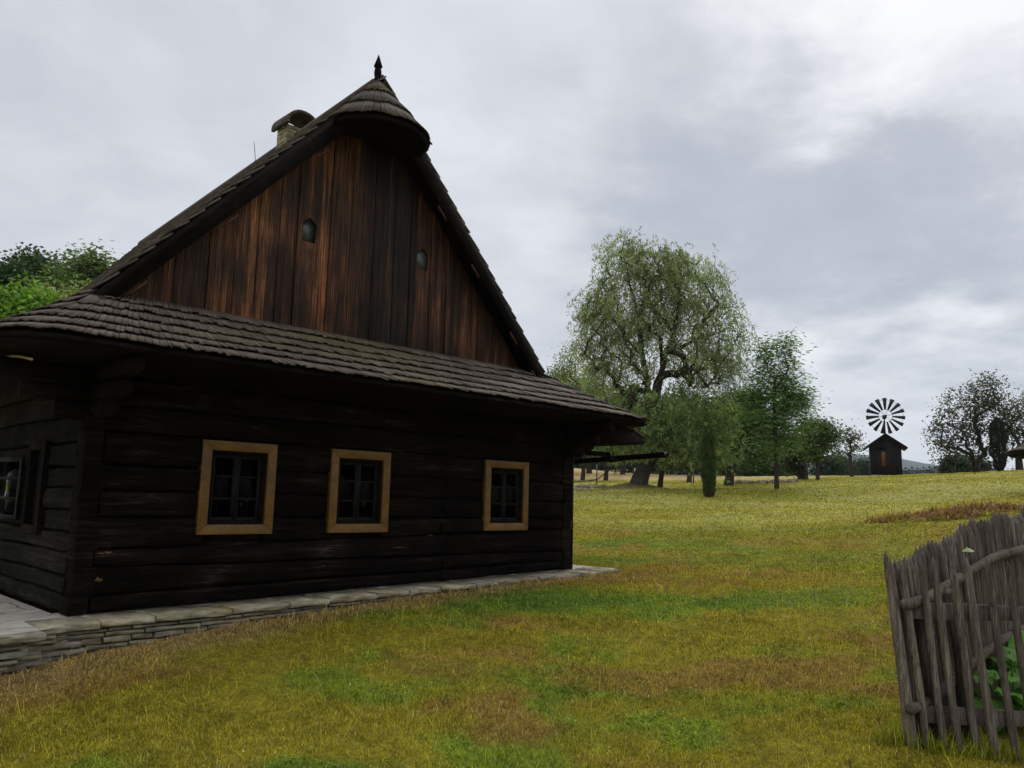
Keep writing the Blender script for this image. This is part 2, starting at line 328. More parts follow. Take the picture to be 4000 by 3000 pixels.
def meadow_color(x, y):
    """true colour of the turf: green clover patches, olive grass, dry brown patches, straw"""
    x = np.asarray(x, float); y = np.asarray(y, float); r = np.hypot(x, y)
    wx = x + 1.2 * (fbm(x * .7, y * .7, 40) - .5); wy = y + 1.2 * (fbm(x * .7, y * .7, 41) - .5)
    a = fbm(wx * .55, wy * .75, 21); b = fbm(wx * .8 + 7, wy * 1.2, 31); c = fbm(x * 5, y * 5, 51, 3); d = fbm(x * .12, y * .16, 61)
    olive = np.array([.29, .247, .021]); green = np.array([.20, .255, .021]); deep = np.array([.115, .195, .022]); brown = np.array([.295, .20, .042]); dry = np.array([.47, .43, .125]); straw = np.array([.42, .29, .13])
    col = olive + (green - olive) * sm(a, .44, .60)[..., None]
    col = col + (deep - col) * (sm(a, .585, .68) * .85)[..., None]
    col = col + (brown - col) * (sm(b, .50, .66) * (1 - sm(a, .6, .7)))[..., None]
    # farther meadow: mown, yellower, streaked with dry clippings
    f = sm(r, 11, 24); stre = fbm(x * .35 + y * .5, (y - x * .25) * 1.6, 71)
    far = dry * (.72 + .5 * stre)[..., None]; far = far + (olive * 1.2 - far) * sm(fbm(x * .2, y * .3, 75), .42, .62)[..., None] * .8
    col = col + (far - col) * (f * .85)[..., None]
    lush = np.exp(-((x - 9) / 5.5) ** 2 - ((y - 35.5) / 3.0) ** 2); col = col + (np.array([.17, .20, .022]) - col) * (lush * .7)[..., None]
    lush = sm(r, 8, 12) * (1 - sm(r, 16, 22)) * sm(x, 1, 3.5) ; col = col + (np.array([.27, .215, .022]) - col) * (lush * .55 * sm(d, .3, .6))[..., None]
    # stubble field beyond the meadow
    fld = sm(y - .12 * x, 63, 65) * (1 - sm(x, 24, 30)); col = col + (np.array([.56, .42, .19]) * (.9 + .2 * stre)[..., None] - col) * fld[..., None]
    # brown heap of cut hay on the bank
    e = ((x - 10.6) / 2.6) ** 2 + ((y - 18.2 - .15 * (x - 10.6)) / .75) ** 2; hay = (1 - sm(e + (c - .5) * 1.2, .5, 1.3)); col = col + (np.array([.21, .115, .055]) - col) * (hay * .95)[..., None]
    # bare mound under the willow, soil heaps
    e = ((x - 6.2) / 2.0) ** 2 + ((y - 41.0) / 1.1) ** 2; col = col + (np.array([.13, .11, .06]) - col) * ((1 - sm(e, .3, 1.3)) * .8)[..., None]
    # dry straw along the foot of the terrace
    u, o = hloc(x, y); near = (1 - sm(o - plat_edge(u), .12, .55 + .35 * (vn(u * 1.5, u * 0, 5) - .3))) * sm(u, -3, -2) * (1 - sm(u, 6.2, 6.8)); near = near * (.45 + .55 * sm(vn(u * .9 + 3, u * 0, 81), .25, .6))
    col = col + (straw - col) * (near * .85)[..., None]
    fine_ = .58 + .5 * c + .36 * vn(x * 13, y * 13, 55); return np.clip(col * fine_[..., None], .003, .9)

def build_ground():
    A = np.concatenate([np.linspace(-180, -48, 60)[:-1], np.linspace(-48, 48, 760), np.linspace(48, 180, 60)[1:]])
    A = np.radians(A); rr = np.concatenate([[.01, .6, 1.4, 2.4, 3.4], np.geomspace(4.2, 60, 430), np.geomspace(60, 4600, 150)[1:]])
    a, r = np.meshgrid(A, rr); x = r * np.sin(a); y = r * np.cos(a); z = ground_z(x, y)
    u, o = hloc(x, y); ins = (u > -1.4) & (u < 6.9) & (o < plat_edge(u) - .06) & (o > -9.5)
    z = np.where(ins, z - .3, z)
    c = meadow_color(x, y)
    P = np.stack([x, y, z], -1); n1_, n2_ = P.shape[:2]
    i, j = np.meshgrid(np.arange(n1_ - 1), np.arange(n2_ - 1), indexing='ij'); k = (i * n2_ + j).ravel()
    q = np.stack([k, k + n2_, k + n2_ + 1, k + 1], 1)[:, ::-1]
    me = mesh_arrays('meadow_ground', P.reshape(-1, 3), q, c.reshape(-1, 3))
    m, nt, out = newmat('meadow_turf'); L = nt.links
    at_ = N(nt, 'ShaderNodeVertexColor'); at_.layer_name = 'tint'; tc = N(nt, 'ShaderNodeTexCoord')
    n = N(nt, 'ShaderNodeTexNoise', Scale=14.0, Detail=8.0, Roughness=.75); L.new(tc.outputs['Object'], n.inputs['Vector'])
    rp = ramp(nt, [(.3, (.36, .36, .36)), (.7, (.95, .95, .92))]); L.new(n.outputs[0], rp.inputs[0])
    c = mix(nt, at_.outputs[0], rp.outputs[0], 1.0, 'MULTIPLY')
    bs = N(nt, 'ShaderNodeBsdfPrincipled'); bs.inputs['Roughness'].default_value = .95; bs.inputs['Specular IOR Level'].default_value = .1
    bp = N(nt, 'ShaderNodeBump'); bp.inputs['Strength'].default_value = .8; bp.inputs['Distance'].default_value = .05; L.new(n.outputs[0], bp.inputs['Height']); L.new(bp.outputs[0], bs.inputs['Normal'])
    L.new(c, bs.inputs['Base Color']); L.new(bs.outputs[0], out.inputs[0])
    o = link('ground', me, m, None, True); tag(o, kind='structure'); return o
build_ground()

def blades(n, rmin, rmax, pw, hmin, hmax, wmul, seed, flat=.0, colmul=(1, 1, 1), region=None, ang=46):
    g = np.random.default_rng(seed)
    t = g.random(n); r = (rmin ** pw + t * (rmax ** pw - rmin ** pw)) ** (1 / pw); a = np.radians(g.uniform(-ang, ang, n))
    x, y = r * np.sin(a), r * np.cos(a)
    # clumping
    keep = vn(x * 7, y * 7, seed + 3) * .6 + vn(x * 2.2, y * 2.2, seed + 4) * .4 + g.random(n) * .5 > .42
    u, o = hloc(x, y); keep &= ~((u > -3.5) & (u < 7.05) & (o < plat_edge(u) + .03) & (o > -9.5)); keep &= ~((o < .4) & (u < 6.6) & (y > 5))
    if region is not None: keep &= region(x, y)
    x, y, r = x[keep], y[keep], r[keep]; n = len(x)
    z = ground_z(x, y) - .004
    hh = g.uniform(hmin, hmax, n) * (.55 + .9 * vn(x * 1.7, y * 1.7, seed + 9)); wd = np.maximum(.0022, r / 794 * wmul) * g.uniform(.7, 1.3, n)
    az = g.uniform(0, 2 * np.pi, n); lean = np.clip(np.abs(g.normal(.55 + flat, .35, n)), .05, 1.5)
    sd = np.stack([-np.sin(az), np.cos(az), np.zeros(n)], 1) * wd[:, None]
    dr = np.stack([np.cos(az) * np.sin(lean), np.sin(az) * np.sin(lean), np.cos(lean)], 1) * hh[:, None]
    mid = dr * .55; mid[:, 2] += hh * .10
    B = np.stack([x, y, z], 1)
    V = np.stack([B - sd, B + sd, B + mid + sd * .7, B + mid - sd * .7, B + dr], 1).reshape(-1, 3)
    k = np.arange(n) * 5
    q = np.stack([k, k + 1, k + 2, k + 3], 1); t3 = np.stack([k + 3, k + 2, k + 4], 1)
    c = meadow_color(x, y) * np.array(colmul) * g.uniform(.42, 1.65, (n, 1)); pale = (g.random(n) < .04)[:, None]; c = np.where(pale, np.array([.46, .38, .17]), c)
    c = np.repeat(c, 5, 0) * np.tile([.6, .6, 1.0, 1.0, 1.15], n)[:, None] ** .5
    return V, q, t3, c
def join_blades(name, sets, label):
    V = []; Q = []; T = []; C = []; n = 0
    for (v, q, t, c) in sets: V.append(v); Q.append(q + n); T.append(t + n); C.append(c); n += len(v)
    me = mesh_arrays(name, np.concatenate(V), [np.concatenate(Q), np.concatenate(T)], np.clip(np.concatenate(C), 0, 1))
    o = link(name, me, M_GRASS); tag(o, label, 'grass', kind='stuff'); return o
def inreg(cx, cy, rx, ry, rot=0):
    return lambda x, y: (((x - cx) * math.cos(rot) + (y - cy) * math.sin(rot)) / rx) ** 2 + ((-(x - cx) * math.sin(rot) + (y - cy) * math.cos(rot)) / ry) ** 2 < 1
def edgereg(x, y):
    u, o = hloc(x, y); return (o < plat_edge(u) + .35) & (u > -3) & (u < 7)
def cloverreg(x, y):
    wx = x + 1.2 * (fbm(x * .7, y * .7, 40) - .5); wy = y + 1.2 * (fbm(x * .7, y * .7, 41) - .5); return fbm(wx * .55, wy * .75, 21) > .535
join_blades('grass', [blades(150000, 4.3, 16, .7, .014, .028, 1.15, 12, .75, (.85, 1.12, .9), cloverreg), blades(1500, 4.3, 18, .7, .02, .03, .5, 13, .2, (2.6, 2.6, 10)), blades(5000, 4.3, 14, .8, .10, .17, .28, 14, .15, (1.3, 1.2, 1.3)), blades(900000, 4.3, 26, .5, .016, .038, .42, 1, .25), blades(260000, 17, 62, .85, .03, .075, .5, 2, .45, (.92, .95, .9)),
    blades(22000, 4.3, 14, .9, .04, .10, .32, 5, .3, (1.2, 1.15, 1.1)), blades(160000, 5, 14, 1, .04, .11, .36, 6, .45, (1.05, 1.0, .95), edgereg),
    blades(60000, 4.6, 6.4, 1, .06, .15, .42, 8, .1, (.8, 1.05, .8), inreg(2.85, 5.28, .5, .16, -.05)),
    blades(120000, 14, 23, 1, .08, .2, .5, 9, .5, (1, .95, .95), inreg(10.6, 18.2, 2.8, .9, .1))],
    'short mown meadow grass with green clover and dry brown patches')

# ------------------------------------------------------------------ trees
def tree(name, label, base, trunk, lobes, seed, leaf=(.12, .05), per=60, spread=.5, colr=(.06, .10, .03), tipr=.012, trad=.25, droop=0.0, strands=0, slen=1.2, group=None, cat='tree',
         bias=.8, flatlam=0.0, colvar=.35, mat=None, sub=4, wander=.06, tin=.65, rootbury=.15, limbs=(), bole=0):
    g = np.random.default_rng(seed); base = np.asarray(base, float)
    root = empty(name, base); tag(root, label, cat, group)
    tr = [np.asarray(p, float) - base for p in trunk]
    nodes = []; par = []
    def addline(p0i, pts):
        last = p0i
        for p in pts: nodes.append(p); par.append(last); last = len(nodes) - 1
        return last
    nodes.append(tr[0] - [0, 0, rootbury]); par.append(-1); last = 0
    for i in range(len(tr) - 1):
        L_ = np.linalg.norm(tr[i + 1] - tr[i]); k = max(1, int(L_ / .45))
        last = addline(last, [tr[i] + (tr[i + 1] - tr[i]) * (j + 1) / k + g.normal(0, .012 * L_ ** .5, 3) for j in range(k)])
    nt0 = len(nodes)
    for lb in limbs:
        lb = [np.asarray(p, float) - base for p in lb]; Q = np.array(nodes); k0 = int(np.argmin(np.linalg.norm(Q - lb[0], axis=1))); cur = Q[k0]; last_ = k0
        for p in lb:
            L_ = np.linalg.norm(p - cur); k = max(1, int(L_ / .45)); last_ = addline(last_, [cur + (p - cur) * (j + 1) / k + g.normal(0, .03, 3) for j in range(k)]); cur = p
    ntrunk = nt0; low = min(ntrunk - 1, int(ntrunk * tin))
    tips = []
    for (c, rad, n) in lobes:
        c = np.asarray(c) - base; k = 0
        while k < n:
            v = g.normal(0, 1, 3); v /= np.linalg.norm(v); rr = g.random() ** (1 / 3 * (1.0 - .45 * bias) * 1.0)
            tips.append(c + v * rr * np.asarray(rad) * (1 + .05 * g.normal())); k += 1
    tips = np.array(tips); dist = np.linalg.norm(tips - np.array(nodes)[ntrunk - 1], axis=1); order = np.argsort(dist)
    ends = []
    for ti in order:
        p = tips[ti]; Q = np.array(nodes); d = p - Q; dl = np.linalg.norm(d, axis=1)
        hd_ = np.hypot(d[:, 0], d[:, 1]); cost = dl + .55 * np.abs(d[:, 2] - 1.05 * hd_); cost[:low] += 50
        dep = int(np.argmin(cost)); q = Q[dep]; Ld = dl[dep]; k = max(2, min(9, int(Ld / .45) + 1)); t = (np.arange(k) + 1) / k
        side = g.normal(0, wander, 3) * Ld
        pts = q + (p - q) * t[:, None] + np.sin(t * np.pi)[:, None] * (side + np.array([0, 0, .10 * Ld])) 
        ends.append(addline(dep, list(pts)))
    nodes = np.array(nodes); cnt = np.zeros(len(nodes)); 
    for e in ends: cnt[e] += 1
    for i in range(len(nodes) - 1, 0, -1): cnt[par[i]] += cnt[i]
    pw_ = max(.3, math.log(trad / tipr) / math.log(max(cnt.max(), 3))); rad = tipr * np.maximum(cnt, 1) ** pw_
    zflare = nodes[:, 2]; isT = np.arange(len(nodes)) < ntrunk; rad = np.where(isT, rad * (1 + .3 * np.exp(-np.maximum(zflare, 0) / (trad * 2))), rad)
    if bole: zz_ = np.maximum(zflare, 0); rad = np.where((np.arange(len(nodes)) < nt0) & (zz_ < 3.4), np.maximum(rad, bole * (1 - .42 * zz_ / 3.4) * (1 + .25 * np.exp(-zz_ / .5))), rad)
    # branch tubes (vectorised)
    I = np.arange(1, len(nodes)); Pp = nodes[np.array(par)[1:]]; Pc = nodes[1:]; r0 = np.minimum(rad[np.array(par)[1:]], rad[1:] * 1.5); r1 = rad[1:]
    ns = 6; D = Pc - Pp; Ln = np.linalg.norm(D, axis=1, keepdims=True) + 1e-6; D = D / Ln
    ref = np.where(np.abs(D[:, 2:3]) < .9, np.array([[0, 0, 1.0]]), np.array([[1.0, 0, 0]])); A = np.cross(D, ref); A /= np.linalg.norm(A, axis=1, keepdims=True); B = np.cross(D, A)
    th = np.arange(ns) * 2 * np.pi / ns; ringd = A[:, None] * np.cos(th)[None, :, None] + B[:, None] * np.sin(th)[None, :, None]
    V = np.concatenate([Pp[:, None] + ringd * r0[:, None, None], (Pc + D * r1[:, None] * .3)[:, None] + ringd * r1[:, None, None]], 1).reshape(-1, 3)
    k = (np.arange(len(I)) * 2 * ns)[:, None]; j = np.arange(ns)[None]; j2 = (j + 1) % ns
    Qd = np.stack([k + j, k + j2, k + ns + j2, k + ns + j], -1).reshape(-1, 4)
    link('trunk', mesh_arrays('trunk', V, Qd), M_BARK, root, True)
    # foliage
    E = nodes[np.array(ends)]; Epar = nodes[np.array([par[e] for e in ends])]
    if strands:
        n = len(E) * strands; b0 = np.repeat(E, strands, 0) + g.normal(0, spread * .55, (n, 3)); m = per
        t = (np.arange(m) + .5)[None] / m; Ls = g.uniform(.4, 1.0, n)[:, None] * slen
        out_ = b0 - nodes.mean(0); out_[:, 2] = 0; out_ /= np.linalg.norm(out_, axis=1, keepdims=True) + 1e-6
        kick = g.uniform(.0, .55, n)[:, None, None]
        P = b0[:, None] + out_[:, None] * (t * Ls)[..., None] * kick + np.array([0, 0, 1.0]) * (-(t ** 1.5) * Ls * droop + .25 * t * Ls)[..., None] + g.normal(0, .05, (n, m, 3))
        P = P.reshape(-1, 3)
    else:
        n = len(E); P = (E[:, None] + g.normal(0, 1, (n, per, 3)) * spread * np.array([1, 1, .75]) + (E - Epar)[:, None] * g.uniform(-.6, .9, (n, per, 1))).reshape(-1, 3)
    m = len(P); az = g.uniform(0, 2 * np.pi, m); tilt = g.uniform(-1, 1, m) * 1.2
    if strands: el = -g.uniform(.2, 1.4, m)
    else: el = g.normal(-.25, .5, m) * (1 - flatlam)
    d = np.stack([np.cos(az) * np.cos(el), np.sin(az) * np.cos(el), np.sin(el)], 1)
    s = np.cross(d, np.array([0, 0, 1.0])); s /= np.linalg.norm(s, axis=1, keepdims=True) + 1e-6; up = np.cross(s, d)
    tl = g.normal(0, .9 * (1 - flatlam) + .15, m)[:, None]; s = s * np.cos(tl) + up * np.sin(tl)
    ll = leaf[0] * g.uniform(.6, 1.3, (m, 1)); ww = leaf[1] * g.uniform(.7, 1.3, (m, 1))
    V = np.stack([P, P + d * ll * .45 + s * ww * .5, P + d * ll, P + d * ll * .45 - s * ww * .5], 1).reshape(-1, 3)
    Qd = np.arange(m * 4).reshape(-1, 4)
    base_c = np.array(colr); tipc = 1 + colvar * g.normal(0, 1, (len(E), 1)); tipc = np.clip(np.repeat(tipc, m // len(E), 0), .45, 1.8)
    cc = base_c * tipc * g.uniform(.7, 1.35, (m, 1)); cc[:, 0] *= g.uniform(.85, 1.25, m)
    link('crown', mesh_arrays('crown', V, Qd, np.repeat(np.clip(cc, .004, .5), 4, 0)), mat or M_LEAF, root)
    return root
def lobe(dx, dy, Y, rx, ry, n, rz=None):
    k = Y / (F * 2212 / 4000); c = at(dx, dy, Y); return (c, (rx * k, (rz or rx) * k, ry * k), n)
def foot(dx, Y):
    """ground point in direction dx at distance Y"""
    p = at(dx, 1050, Y); return np.array([p[0], Y, gz(p[0], Y)])

# big leaning willow in the meadow
Yw = 41.0; b = foot(1377, Yw); b[2] -= .1
tree('willow_tree', 'tall airy willow with a thick leaning dark trunk on a bare earth mound', b,
     [b, at(1392, 1012, Yw), at(1408, 985, Yw), at(1420, 950, Yw - .2), at(1412, 900, Yw), at(1402, 850, Yw)],
     [lobe(1422, 575, Yw, 52, 50, 60), lobe(1425, 680, Yw, 50, 60, 45), lobe(1288, 655, Yw, 38, 55, 36), lobe(1285, 760, Yw, 30, 60, 30), lobe(1560, 780, Yw, 40, 50, 34), lobe(1350, 560, Yw, 62, 55, 70), lobe(1345, 660, Yw, 82, 80, 100), lobe(1310, 740, Yw, 60, 80, 50), lobe(1440, 620, Yw, 80, 80, 90), lobe(1500, 620, Yw, 65, 80, 85), lobe(1430, 740, Yw, 120, 80, 110),
      lobe(1555, 700, Yw, 50, 55, 50), lobe(1520, 790, Yw, 65, 60, 50), lobe(1340, 820, Yw, 70, 70, 50)], 11, limbs=[[at(x_, y_, Yw + q_) for x_, y_, q_ in l_] for l_ in ([(1404, 860, 0), (1392, 800, 0), (1384, 740, -.3), (1376, 680, -.5), (1362, 620, -.6), (1350, 565, -.6)], [(1408, 880, 0), (1420, 830, .3), (1434, 780, .4), (1450, 720, .5), (1468, 660, .5), (1490, 600, .3)],
            [(1440, 765, .4), (1480, 745, .2), (1520, 728, 0), (1560, 715, 0)], [(1388, 770, 0), (1352, 730, .3), (1325, 690, .5), (1305, 650, .5)], [(1430, 790, .3), (1425, 720, .9), (1420, 650, 1.2), (1412, 590, 1.2)], [(1400, 850, 0), (1350, 830, -.5), (1310, 790, -.8)])],
     leaf=(.19, .05), per=10, spread=.6, colr=(.22, .275, .13), strands=7, slen=1.2, droop=.75, bole=.42, trad=.36, tipr=.012, tin=.55, wander=.07, bias=.5)
# the willow's low skirt, a second lower crown on the same spot
b2 = foot(1425, 43.5)
tree('willow_tree', 'low spreading grey-green willow crown hanging behind the leaning trunk', b2,
     [b2, at(1432, 1000, 43.5), at(1440, 960, 43.5)],
     [lobe(1400, 915, 41.5, 70, 62, 75), lobe(1480, 900, 42, 70, 75, 90), lobe(1545, 930, 42, 45, 70, 60), lobe(1440, 960, 41.5, 90, 38, 70), lobe(1330, 900, 43, 60, 60, 40), lobe(1520, 985, 41.5, 55, 22, 30), lobe(1340, 960, 43, 60, 30, 35), lobe(1400, 940, 39.8, 40, 30, 40), lobe(1430, 890, 39.8, 55, 35, 40)],
     12, leaf=(.17, .06), per=10, spread=.6, colr=(.19, .26, .10), strands=9, slen=.8, droop=.5, trad=.14, tin=.3, bias=.6)
nest = MB(); pn = at(1458, 752, 40.6)
gg = np.random.default_rng(4)
for k in range(160):
    v = gg.normal(0, .19, 3); v2 = v + gg.normal(0, .16, 3); nest.tube([pn + v, pn + v2], [.02, .012], 3, cap=False)
tag(nest.build('bird_nest', M_BARK), 'round dark twig nest in the fork of the tall willow', 'nest')
# young upright tree
Yt = 38; b = foot(1678, Yt)
tree('young_tree', 'slim young tree with upright feathery crown standing in front of the dark thicket', b, [b, at(1676, 1000, Yt), at(1675, 930, Yt), at(1673, 860, Yt), at(1672, 800, Yt)],
     [lobe(1652, 768, Yt, 20, 36, 26), lobe(1703, 760, Yt, 17, 38, 26), lobe(1662, 835, Yt, 44, 42, 55), lobe(1708, 840, Yt, 30, 48, 45), lobe(1650, 895, Yt, 48, 40, 55), lobe(1702, 900, Yt, 44, 46, 60), lobe(1735, 885, Yt, 12, 40, 16), lobe(1618, 850, Yt, 12, 24, 10), lobe(1672, 960, Yt, 52, 26, 40)],
     21, leaf=(.24, .065), per=42, spread=.32, colr=(.12, .21, .06), trad=.10, tipr=.008, flatlam=.55, tin=.35, wander=.05)
# dark leaning tree behind the willow
Yt = 47; b = foot(1573, Yt)
tree('orchard_tree', 'dark crooked tree leaning right between the willow and the young tree', b, [b, at(1583, 990, Yt), at(1597, 955, Yt), at(1600, 920, Yt)],
     [lobe(1600, 880, Yt, 38, 40, 60), lobe(1620, 930, Yt, 42, 45, 70), lobe(1570, 930, Yt, 30, 40, 40), lobe(1640, 965, Yt, 32, 28, 34)], 31, leaf=(.2, .10), per=60, spread=.42, colr=(.04, .075, .02), trad=.24, tin=.4)
Yt = 52; b = foot(1767, Yt)
tree('orchard_tree', 'small green tree with a thin straight stem right of the slim young tree', b, [b, at(1766, 1000, Yt), at(1765, 975, Yt)],
     [lobe(1768, 945, Yt, 33, 38, 70), lobe(1750, 970, Yt, 22, 22, 24), lobe(1790, 935, Yt, 15, 20, 20)], 41, leaf=(.2, .10), per=50, spread=.3, colr=(.07, .11, .028), trad=.11, tin=.5)
Yt = 56; b = foot(1735, Yt)
tree('thicket_tree', 'dark many-stemmed thicket bush behind the small straight stemmed tree', b, [b, b + [0, 0, .5]],
     [lobe(1715, 985, Yt, 28, 28, 50), lobe(1740, 960, Yt, 26, 42, 50), lobe(1700, 960, Yt, 26, 30, 30)], 51, leaf=(.2, .11), per=45, spread=.4, colr=(.028, .04, .014), trad=.3, tin=.1)
Yt = 60; b = foot(1842, Yt)
tree('orchard_tree', 'small sparse tree with bare lower branches left of the windmill hut', b, [b, at(1838, 1000, Yt), at(1836, 985, Yt)],
     [lobe(1828, 960, Yt, 30, 34, 36), lobe(1842, 940, Yt, 15, 22, 14)], 61, leaf=(.2, .10), per=22, spread=.28, colr=(.06, .075, .03), trad=.12, tin=.5)
# sparse trees on the right
Yt = 57; b = foot(2112, Yt)
tree('apple_tree', 'sparse spreading tree with several dark stems right of the windmill hut', b, [b, b + [-.1, 0, .5]],
     [lobe(2045, 935, Yt, 42, 36, 44), lobe(2080, 890, Yt, 46, 48, 60), lobe(2130, 850, Yt, 34, 42, 60), lobe(2140, 915, Yt, 50, 50, 70), lobe(2085, 965, Yt, 55, 28, 36)], 71, leaf=(.21, .11), per=22, spread=.36, colr=(.055, .065, .03), trad=.22, tipr=.013, tin=.1)
Yt = 55; b = foot(2205, Yt)
tree('apple_tree', 'sparse dark tree cut off by the right edge behind the shingled roof', b, [b, b + [0, 0, .8]],
     [lobe(2195, 900, Yt, 30, 45, 60), lobe(2230, 900, Yt, 40, 60, 60), lobe(2190, 960, Yt, 35, 35, 40)], 72, leaf=(.20, .10), per=18, spread=.36, colr=(.06, .07, .035), trad=.2, tin=.1)

def column(name, label, dx, Y, wpx, top, colr, seed, twin=False, browns=.1, n=26000):
    g = np.random.default_rng(seed); b = foot(dx, Y); root = empty(name, b); tag(root, label, 'shrub')
    k = Y / (F * 2212 / 4000); H = at(dx, top, Y)[2] - b[2]; Rr = wpx / 2 * k
    hh = g.random(n); spine = [(0, Rr, H)] if not twin else [(-Rr * .3, Rr * .72, H), (Rr * .5, Rr * .5, H * .985)]
    P = []; C = []
    for (ox, rr, h) in spine:
        m = n // len(spine); t = g.random(m) ** .9; prof = rr * (np.minimum(1, .45 + t * 2.0) * np.clip((1 - t) * 4.2, 0, 1) ** .5) * (1 + .12 * np.sin(t * 23 + ox) * g.random())
        a = g.uniform(0, 2 * np.pi, m); q = prof * (.6 + .4 * g.random(m) ** .5) * (1 + .16 * np.sin(a * 3 + t * 16))
        P.append(np.stack([ox + q * np.cos(a), q * np.sin(a), t * h + .03], 1)); C.append(np.where((vn(a * 2, t * 6, seed) < browns + .55 * (t < .28) * browns * 4 * (np.cos(a) < .2))[:, None], np.array([.17, .085, .035]), np.array(colr)) * g.uniform(.3, 1.8, (m, 1)) * (.5 + vn(a * 2.5, t * 14, seed + 1))[:, None])
    P = np.concatenate(P); C = np.concatenate(C); m = len(P)
    d = g.normal(0, .5, (m, 3)) + [0, 0, 1.0]; rad = P.copy(); rad[:, 2] = 0; d += rad / (Rr + 1e-3) * .8; d /= np.linalg.norm(d, axis=1, keepdims=True)
    s = np.cross(d, g.normal(0, 1, (m, 3))); s /= np.linalg.norm(s, axis=1, keepdims=True)
    ll = g.uniform(.06, .15, (m, 1)); ww = .035
    V = np.stack([P - s * ww * .5, P + s * ww * .5, P + d * ll], 1).reshape(-1, 3)
    link('foliage', mesh_arrays('foliage', V, np.arange(m * 3).reshape(-1, 3), np.repeat(np.clip(C, 0, .4), 3, 0)), M_NEEDLE, root)
    mb = MB(); mb.tube([(0, 0, -.1), (0, 0, H * .9)], [Rr * .3, Rr * .08], 7); mb.build('stem', M_BARK, root, True)
    return root
column('columnar_shrub', 'narrow twin-topped green columnar conifer with browned foot in front of the willow', 1531, 32, 25, 934, (.06, .105, .03), 5, True, .10)
column('columnar_shrub', 'dark narrow columnar evergreen before the sparse trees at the right', 2162, 54, 31, 905, (.022, .034, .016), 6, False, .06, 16000)
# orchard trunks at the field's edge (crowns merge with the willow)
for i, (dx, Yo, top, lab) in enumerate([(1258, 62, 1000, 'thin orchard tree nearest the cottage wall at the edge of the stubble field'), (1308, 64, 1000, 'orchard tree left of the leaning willow at the edge of the stubble field'), (1488, 60, 1005, 'orchard tree right of the leaning willow at the edge of the stubble field')]):
    b = foot(dx, Yo); tree('orchard_tree', lab, b, [b, b + [.1, 0, 1.2], b + [.2, 0, 2.0]], [(b + [0, 0, 3.6], (2.4, 2.0, 1.7), 60)], 80 + i, leaf=(.2, .11), per=40, spread=.5, colr=(.06, .10, .028), trad=.17, tin=.5, group=None)
for dx, Yo, lab in [(1289, 57, 'thin pale wooden stake standing between the two orchard trunks'), (1498, 55, 'thin pale wooden stake right of the leaning willow')]:
    b = foot(dx, Yo); mb = MB(); mb.tube([b - [0, 0, .2], b + [0, 0, 1.35]], [.05, .045], 7); tag(mb.build('stake', M_FENCE), lab, 'stake')

# background woods: each tree its own thing
def bgtree(dx, top, basepx, Y, wpx, colr, seed, label, n=None, leaf=.3, name='broadleaf_tree', group=None, per=55, spread=.8, bias=.8):
    b = foot(dx, Y); k = Y / (F * 2212 / 4000); H = at(dx, top, Y)[2] - b[2]; Rr = wpx / 2 * k
    c = b + [0, 0, H * .60]; n = n or 70
    return tree(name, label, b, [b, b + [0, 0, H * .2], b + [.1, 0, H * .4]], [(c, (Rr, Rr * .8, H * .40), n), (b + [Rr * .2, 0, H * .84], (Rr * .5, Rr * .5, H * .14), n // 5), (b + [-Rr * .45, 0, H * .68], (Rr * .5, Rr * .5, H * .2), n // 4), (b + [Rr * .45, 0, H * .6], (Rr * .5, Rr * .5, H * .22), n // 4)], seed,
                leaf=(leaf, leaf * .55), per=per, spread=spread, colr=colr, trad=.02 * H + .06, tin=.3, group=group, bias=bias)
bgtree(1222, 742, 1000, 75, 62, (.17, .22, .06), 101, 'tall pale birch with drooping twig tips behind the cottage roof edge', 60, .22, 'birch_tree', per=45, spread=.5)
bgtree(1272, 800, 1000, 80, 95, (.13, .19, .06), 102, 'pale green leafy tree between the birch and the big willow', 80, .3)
bgtree(1190, 800, 1000, 85, 60, (.11, .17, .05), 103, 'yellow-green tree half hidden behind the right end of the cottage roof', 60, .3)
bgtree(1345, 840, 1000, 78, 110, (.09, .14, .045), 104, 'mid green tree filling the gap behind the willow trunk', 90, .3)
bgtree(1450, 850, 1000, 82, 110, (.05, .085, .03), 105, 'dark green tree directly behind the low willow crown', 90, .3)
bgtree(1540, 860, 1000, 76, 90, (.045, .08, .028), 106, 'dark tree behind the right flank of the willow', 80, .3)
for i, (dx, top, Yb, wp, c, lab) in enumerate([(1620, 990, 88, 60, (.075, .12, .035), 'rounded bright green bush at the far side of the meadow'), (1665, 985, 86, 62, (.065, .115, .032), 'rounded green bush right behind the slim young tree stem'), (1700, 980, 100, 60, (.022, .04, .016), 'dark spruce-green bush behind the thicket'),
        (1790, 985, 98, 60, (.024, .042, .018), 'dark bush behind the small straight stemmed tree'), (1822, 988, 102, 46, (.026, .045, .02), 'dark bush behind the sparse tree left of the hut'), (1862, 992, 108, 44, (.028, .045, .024), 'low dark bush just left of the windmill hut'), (2066, 1000, 72, 34, (.04, .055, .032), 'rounded grey-green bush below the sparse spreading tree'), (2110, 1003, 75, 44, (.035, .05, .028), 'low dark bush behind the stems of the sparse spreading tree')]):
    b = foot(dx, Yb); k = Yb / (F * 2212 / 4000); H = max(1.5, at(dx, top, Yb)[2] - b[2]); Rr = wp / 2 * k
    tree('bush', lab, b, [b, b + [0, 0, H * .2]], [(b + [0, 0, H * .5], (Rr, Rr * .8, H * .5), 90)], 130 + i, leaf=(.34, .2), per=40, spread=.5, colr=c, trad=.15, tin=.1, cat='bush')
